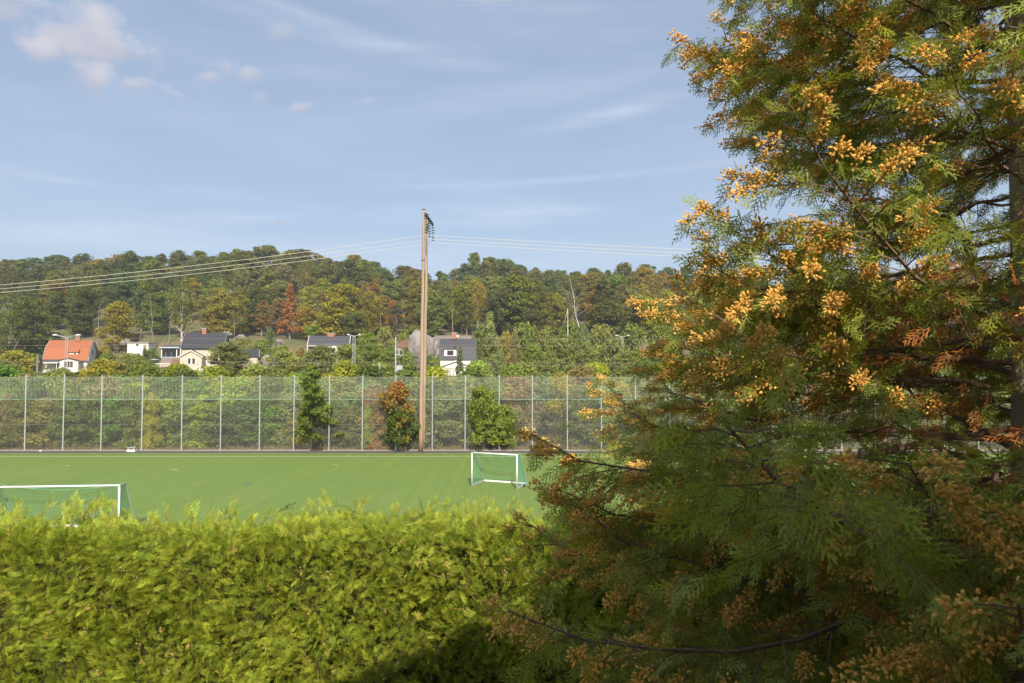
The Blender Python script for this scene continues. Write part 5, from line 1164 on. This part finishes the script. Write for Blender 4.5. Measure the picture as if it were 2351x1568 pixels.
while z < 11.9:
    z += rr_.uniform(0.020, 0.030) if 5.0 < z < 7.1 else rr_.uniform(0.027, 0.041) if z > 4.8 else rr_.uniform(0.10, 0.16); az_ += 2.39996 + rr_.uniform(-0.25, 0.25)
    R0 = float(np.interp(z, Rz, Rr)); da = (az_ - cam_az + math.pi) % (2 * math.pi) - math.pi
    L = R0 * rr_.uniform(0.72, 1.04)
    if abs(da) < 0.9 and z < 6.5: L += 0.30 * (1 - abs(da) / 0.9)
    if rr_.random() < 0.12: L *= 0.6
    LZ = ([5.7, 6.1, 6.5, 6.9, 7.2, 7.5, 7.9, 9.2], [-0.24, -0.16, -0.04, 0.12, 0.40, 0.54, 0.66, 0.80]); lx = rr_.choice((-0.06, 0.05, 0.15, 0.3))
    o = trunk_at(z); hd = Vector((math.cos(az_), math.sin(az_), 0)); up0 = rr_.uniform(-0.15, 0.45); wob = rr_.uniform(-0.3, 0.3)
    while TX + math.cos(az_) * L - math.sin(az_) * wob * L * 0.35 < float(np.interp(z + L * up0, *LZ)) + lx: L *= 0.95
    sd = Vector((-hd.y, hd.x, 0)); pts = []
    n = 9
    for i in range(n):
        t = i / (n - 1); pts.append(o + hd * L * t + sd * wob * L * 0.35 * t * t + Vector((0, 0, L * (up0 * t - 0.26 * t * t * (1 - t) + 0.10 * t ** 4 - 0.10 * t))) + Vector((rr_.uniform(-1, 1), rr_.uniform(-1, 1), rr_.uniform(-1, 1))) * 0.028 * min(1, i * 0.6))
    r0 = 0.004 + 0.0060 * L
    g = G().tube(pts, [r0 * (1 - 0.82 * i / (n - 1)) for i in range(n)], 5)
    coney = rr_.random() < 0.85; cdens = rr_.uniform(0.5, 1.1) * (1.25 if z > 7.2 else 1.0 if z > 5.2 else 0.7)
    t = rr_.uniform(0.16, 0.3) if z > 4 else 0.4; side = 1
    while t < 1.0:
        f = t * (n - 1); k = min(n - 2, int(f)); p = pts[k].lerp(pts[k + 1], f - k); ld = (pts[k + 1] - pts[k]).normalized()
        sl_ = (0.14 + 0.62 * math.sin(math.pi * min(1, 0.18 + t * 0.72))) * rr_.uniform(0.5, 0.95) * min(1, L / 1.6) * (0.62 if t > 0.85 else 1)
        pl_ = ld.cross(Vector((0, 0, 1))).normalized()
        dr = (ld * rr_.uniform(0.55, 0.95) + pl_ * side * rr_.uniform(0.6, 1.0) + Vector((0, 0, rr_.uniform(-0.35, 0.30)))).normalized()
        sp_ = [p + dr * sl_ * u + Vector((0, 0, -0.22 * sl_ * u * u + rr_.uniform(-0.01, 0.01))) for u in (0, 0.35, 0.7, 1.0)]
        g.tube(sp_, [0.0042, 0.003, 0.002, 0.001], 3, cap=False)
        hascone = coney and t > 0.3 and rr_.random() < ((0.80 * cdens + 0.12) if t > 0.55 else 0.25)
        u = 0.12 if t > 0.5 else 0.35; s2 = 1; cu0 = rr_.uniform(0.15, 0.7); cu1 = cu0 + rr_.uniform(0.18, 0.38) / max(sl_, 0.1)
        while u <= 1.0:
            kk = min(2, int(u * 3)); q = sp_[kk].lerp(sp_[kk + 1], u * 3 - kk) if kk < 2 else sp_[2].lerp(sp_[3], min(1, (u - 0.7) / 0.3 if u > 0.7 else 0))
            d2 = (sp_[min(3, kk + 1)] - sp_[kk]).normalized(); pn = d2.cross(Vector((0, 0, 1))).normalized()
            yd = d2 * rr_.uniform(0.6, 1.0) + pn * s2 * rr_.uniform(0.25, 0.9) + Vector((rr_.uniform(-0.25, 0.25), rr_.uniform(-0.25, 0.25), rr_.uniform(-1.1, 0.5)))
            w = q + Vector((TX, TY, TZ))
            dc = (w - Vector((0, 0, CAM_H))).length
            if dc > 1.35 and not (hascone and cu0 < u < cu1 and rr_.random() < 0.5):
                dead = t < 0.5 and rr_.random() < (0.34 if 6.6 < w.z < 7.7 else 0.10)
                SP.append(w); SD.append(yd); hv = Vector((rr_.uniform(-1, 1), rr_.uniform(-1, 1), rr_.uniform(-0.55, 0.55))); SN.append(hv); SS.append(rr_.uniform(0.085, 0.165) * (1.15 if u > 0.9 else 1))
                SI.append(7 if dead else (rr_.choice((5, 6)) if (u > 0.6 and rr_.random() < 0.40) else rr_.randrange(5)))
            if hascone and dc > 1.45 and cu0 < u < cu1:
                for _ in range(rr_.randint(16, 25)):
                    cd = Vector((rr_.gauss(0, 1), rr_.gauss(0, 1), rr_.gauss(0.25, 0.9))) + d2 * 0.8
                    cd.normalize(); CP.append(w + cd * rr_.uniform(0.008, 0.038) + d2 * rr_.uniform(-0.024, 0.024) + hd * 0.024 + Vector((0, 0, -0.004))); CD.append(cd); CS.append(rr_.uniform(0.0145, 0.0195))
            u += 0.036 / sl_ * rr_.uniform(0.8, 1.3) if sl_ > 0.05 else 0.5; s2 = -s2
        t += rr_.uniform(0.031, 0.052) / L * 1.15; side = -side
    obj('branch', g, M['twig'], cedar)
    nl += 1
SP, SD, SN = (np.array([tuple(v) for v in a]) for a in (SP, SD, SN)); SS = np.array(SS); SI = np.array(SI)
scatter('cedar_spray', 'foliage_spray', SP, rotmats(y=SD, hint=SN), SS, SI, sprays, cedar, stuff_name='foliage')
CP, CD = (np.array([tuple(v) for v in a]) for a in (CP, CD)); CS = np.array(CS); hnt = rng.normal(size=CP.shape)
scatter('cedar_cone', 'seed_cone', CP, rotmats(z=CD, hint=hnt), CS, rng.integers(0, 4, len(CP)), cones, cedar, stuff_name='seed_cones')
print('cedar limbs', nl, 'sprays', len(SP), 'cones', len(CP))

# ---- the hedge
HX0, HX1, HYF, HYB, HZ0, HZ1 = -13.0, 12.0, 6.9, 8.05, 1.45, 5.40
hedge = empty('thuja_hedge', (0, 7.45, HZ0), 'tall clipped bright green thuja hedge across the foreground, between viewpoint and pitch', 'hedge')
def bump(x, a):
    return 0.09 * np.sin(x * 1.9 + a * 1.3) + 0.06 * np.sin(x * 4.7 + a * 3.1 + 1) + 0.05 * np.sin(x * 0.7 + 2) + 0.035 * np.sin(x * 9.3 + a * 7.0)
def hedge_pts(n, x0, x1, zone):
    x = rng.uniform(x0, x1, n)
    if zone == 'front':
        z = HZ1 + 0.03 - rng.random(n) ** 1.0 * (HZ1 - 3.5); y = HYF + bump(x, z * 1.7) * 1.1 + 0.10 * np.maximum(0, (z - HZ1 + 0.35) / 0.35) ** 2
        nrm = np.stack([0 * x, -1 + 0 * x, 0.25 + 0 * x], 1)
    elif zone == 'low':
        z = rng.uniform(HZ0 + 0.1, 3.6, n); y = HYF + bump(x, z * 1.7); nrm = np.stack([0 * x, -1 + 0 * x, 0 * x], 1)
    elif zone == 'top':
        y = rng.uniform(HYF + 0.02, HYB, n); z = HZ1 + bump(x, y * 1.7) * 0.75 - 0.04 + 0.05 * np.sin(y * 3); nrm = np.stack([0 * x, -0.15 + 0 * x, 1 + 0 * x], 1)
    else:
        z = rng.uniform(HZ0, HZ1, n); y = HYB + bump(x, z); nrm = np.stack([0 * x, 1 + 0 * x, 0 * x], 1)
    return np.stack([x, y, z], 1), nrm
Pp, Nn, Sc = [], [], []
for zone, n, x0, x1, s0, s1 in (('front', 38000, -6.2, 6.4, 0.065, 0.145), ('top', 10000, -6.2, 6.6, 0.07, 0.14), ('front', 1800, HX0, -6.2, 0.16, 0.24), ('front', 1800, 6.4, HX1, 0.16, 0.24), ('top', 1300, HX0, -6.2, 0.16, 0.22), ('top', 1300, 6.6, HX1, 0.16, 0.22), ('low', 4200, HX0, HX1, 0.18, 0.30), ('back', 4200, HX0, HX1, 0.18, 0.30)):
    p, nn = hedge_pts(n, x0, x1, zone); p = p - nn * rng.uniform(0.0, 1.0, n)[:, None] ** 1.3 * 0.26; Pp.append(p); Nn.append(nn); Sc.append(rng.uniform(s0, s1, n))
Pp = np.concatenate(Pp); Nn = np.concatenate(Nn); Sc = np.concatenate(Sc); n = len(Pp)
# branchlets lean in patches so that the surface has drifts of like direction
ph = np.stack([np.sin(Pp[:, 0] * 3.1 + Pp[:, 2] * 4.3) + 0.6 * np.sin(Pp[:, 0] * 7.7 - Pp[:, 2] * 5.1), np.zeros(n), np.sin(Pp[:, 0] * 2.3 - Pp[:, 2] * 3.9 + Pp[:, 1] * 3)], 1)
Yd = Nn * np.where(Nn[:, 2:3] > 0.5, 0.35, 0.75) + ph * 0.45 + rng.normal(size=(n, 3)) * 0.45 + np.array([0, -0.1, 0.22]); Hn = rng.normal(size=(n, 3)) + np.array([0, -0.3, 0.5])
# upright shoots standing out of the top
sh_p, sh_y, sh_n, sh_s = [], [], [], []; tw = G()
tufts = [rr_.uniform(-6.2, 6.2) for _ in range(20)]
for k in range(150):
    x = rr_.choice(tufts) + rr_.gauss(0, 0.13) if k < 95 else rr_.uniform(-6.2, 6.2); y = rr_.uniform(HYF + 0.1, HYB); z0 = HZ1 + float(bump(np.array(x), np.array(y * 1.7))) * 0.75 - 0.05; hh3 = rr_.choice((0.08, 0.12, 0.18, 0.24, 0.32)) * rr_.uniform(0.6, 1.1) * (1.0 if k < 95 else 0.6)
    ln_ = Vector((rr_.uniform(-0.6, 0.7), rr_.uniform(-0.2, 0.2), 1)).normalized(); b = Vector((x, y, z0)); tipp = b + ln_ * hh3
    tw.tube([b - Vector((0, 7.45, HZ0)), tipp - Vector((0, 7.45, HZ0))], [0.004, 0.0015], 3, cap=False)
    for q in range(5):
        t = 0.15 + 0.85 * q / 4; p = b.lerp(tipp, t); s = 1 if q % 2 else -1
        sh_p.append(p); sh_y.append(ln_ + Vector((s * rr_.uniform(0.2, 0.8), rr_.uniform(-0.3, 0.3), 0)) * (0.3 if q == 4 else 1)); sh_n.append(Vector((rr_.uniform(-0.3, 0.3), -1, rr_.uniform(-0.3, 0.3)))); sh_s.append(rr_.uniform(0.08, 0.14) * (1.1 - 0.4 * t))
Pp = np.concatenate([Pp, [tuple(v) for v in sh_p]]); Yd = np.concatenate([Yd, [tuple(v) for v in sh_y]]); Hn = np.concatenate([Hn, [tuple(v) for v in sh_n]]); Sc = np.concatenate([Sc, sh_s]); n = len(Pp)
scatter('hedge_spray', 'foliage_spray', Pp, rotmats(y=Yd, hint=Hn), Sc, rng.integers(0, 5, n), hsprays, hedge, stuff_name='foliage')
for k in range(230):
    x = rr_.uniform(-6, 6); 
    if rr_.random() < 0.7: zq = rr_.uniform(3.6, HZ1 - 0.05); b = Vector((x, HYF + float(bump(np.array(x), np.array(zq * 1.7))) - 0.06, zq)); d = Vector((rr_.uniform(-0.8, 0.8), rr_.uniform(-0.5, 0.0), rr_.uniform(0.1, 1.0)))
    else: yq = rr_.uniform(HYF, HYB); b = Vector((x, yq, HZ1 + float(bump(np.array(x), np.array(yq * 1.7))) * 0.75 - 0.02)); d = Vector((rr_.uniform(-0.8, 0.8), rr_.uniform(-0.4, 0.3), rr_.uniform(0.1, 0.8)))
    d = d.normalized() * rr_.uniform(0.07, 0.2); b = b - Vector((0, 7.45, HZ0)); tw.tube([b, b + d * 0.5 + Vector((0, 0, -0.01)), b + d], [0.0028, 0.0022, 0.0012], 3, cap=False)
tag(obj('twigs', tw, M['twig_orange'], hedge), kind='stuff')
cpos, cdir, cs = [], [], []
for k in range(170):
    x = rr_.uniform(-6, 5.5)
    if k > 110: x = rr_.uniform(-0.5, 3.5)
    zq = rr_.uniform(3.6, HZ1); b = Vector((x, HYF + float(bump(np.array(x), np.array(zq * 1.7))) - 0.09, zq)); dd = Vector((rr_.uniform(-1, 1), 0, rr_.uniform(-1, 1))).normalized()
    for q in range(rr_.randint(4, 14)):
        cd = Vector((rr_.gauss(0, 1), rr_.gauss(-0.5, 0.6), rr_.gauss(0.1, 1))).normalized(); cpos.append(tuple(b + dd * rr_.uniform(0, 0.06) + cd * 0.012)); cdir.append(tuple(cd)); cs.append(rr_.uniform(0.011, 0.016))
cpos = np.array(cpos); cdir = np.array(cdir); cs = np.array(cs)
scatter('hedge_cone', 'seed_cone', cpos, rotmats(z=cdir, hint=rng.normal(size=cpos.shape)), cs, rng.integers(0, 2, len(cs)), pcones, hedge, near=150, stuff_name='seed_cones')
# dense inner wood of the hedge
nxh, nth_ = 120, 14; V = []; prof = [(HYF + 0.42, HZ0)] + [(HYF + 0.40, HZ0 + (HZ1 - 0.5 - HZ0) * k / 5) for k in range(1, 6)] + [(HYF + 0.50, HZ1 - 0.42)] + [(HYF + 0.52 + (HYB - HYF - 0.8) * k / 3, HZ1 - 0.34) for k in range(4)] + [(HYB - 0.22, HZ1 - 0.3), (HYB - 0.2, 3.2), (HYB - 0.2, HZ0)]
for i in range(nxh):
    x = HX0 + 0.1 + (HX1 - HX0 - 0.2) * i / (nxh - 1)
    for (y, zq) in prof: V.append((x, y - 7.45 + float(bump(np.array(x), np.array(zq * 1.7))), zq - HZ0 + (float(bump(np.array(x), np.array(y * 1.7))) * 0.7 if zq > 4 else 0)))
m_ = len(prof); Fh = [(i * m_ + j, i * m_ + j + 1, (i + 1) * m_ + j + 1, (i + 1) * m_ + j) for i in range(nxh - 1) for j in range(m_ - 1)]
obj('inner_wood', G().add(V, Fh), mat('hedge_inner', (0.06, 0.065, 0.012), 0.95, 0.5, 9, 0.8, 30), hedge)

# ------------------------------------------------------------------ thin afternoon haze over the valley
hz = bpy.data.materials.new('air_haze'); hz.use_nodes = True; t = NT(hz.node_tree)
pv = t.n('ShaderNodeVolumePrincipled'); pv.inputs['Color'].default_value = (0.86, 0.92, 1.0, 1); pv.inputs['Density'].default_value = 0.00038; pv.inputs['Anisotropy'].default_value = 0.2
ho = t.n('ShaderNodeOutputMaterial'); t.l(pv.outputs[0], ho.inputs['Volume'])
tag(obj('haze', G().box(-1000, 1000, -80, 1000, -12, 75), hz), kind='stuff')
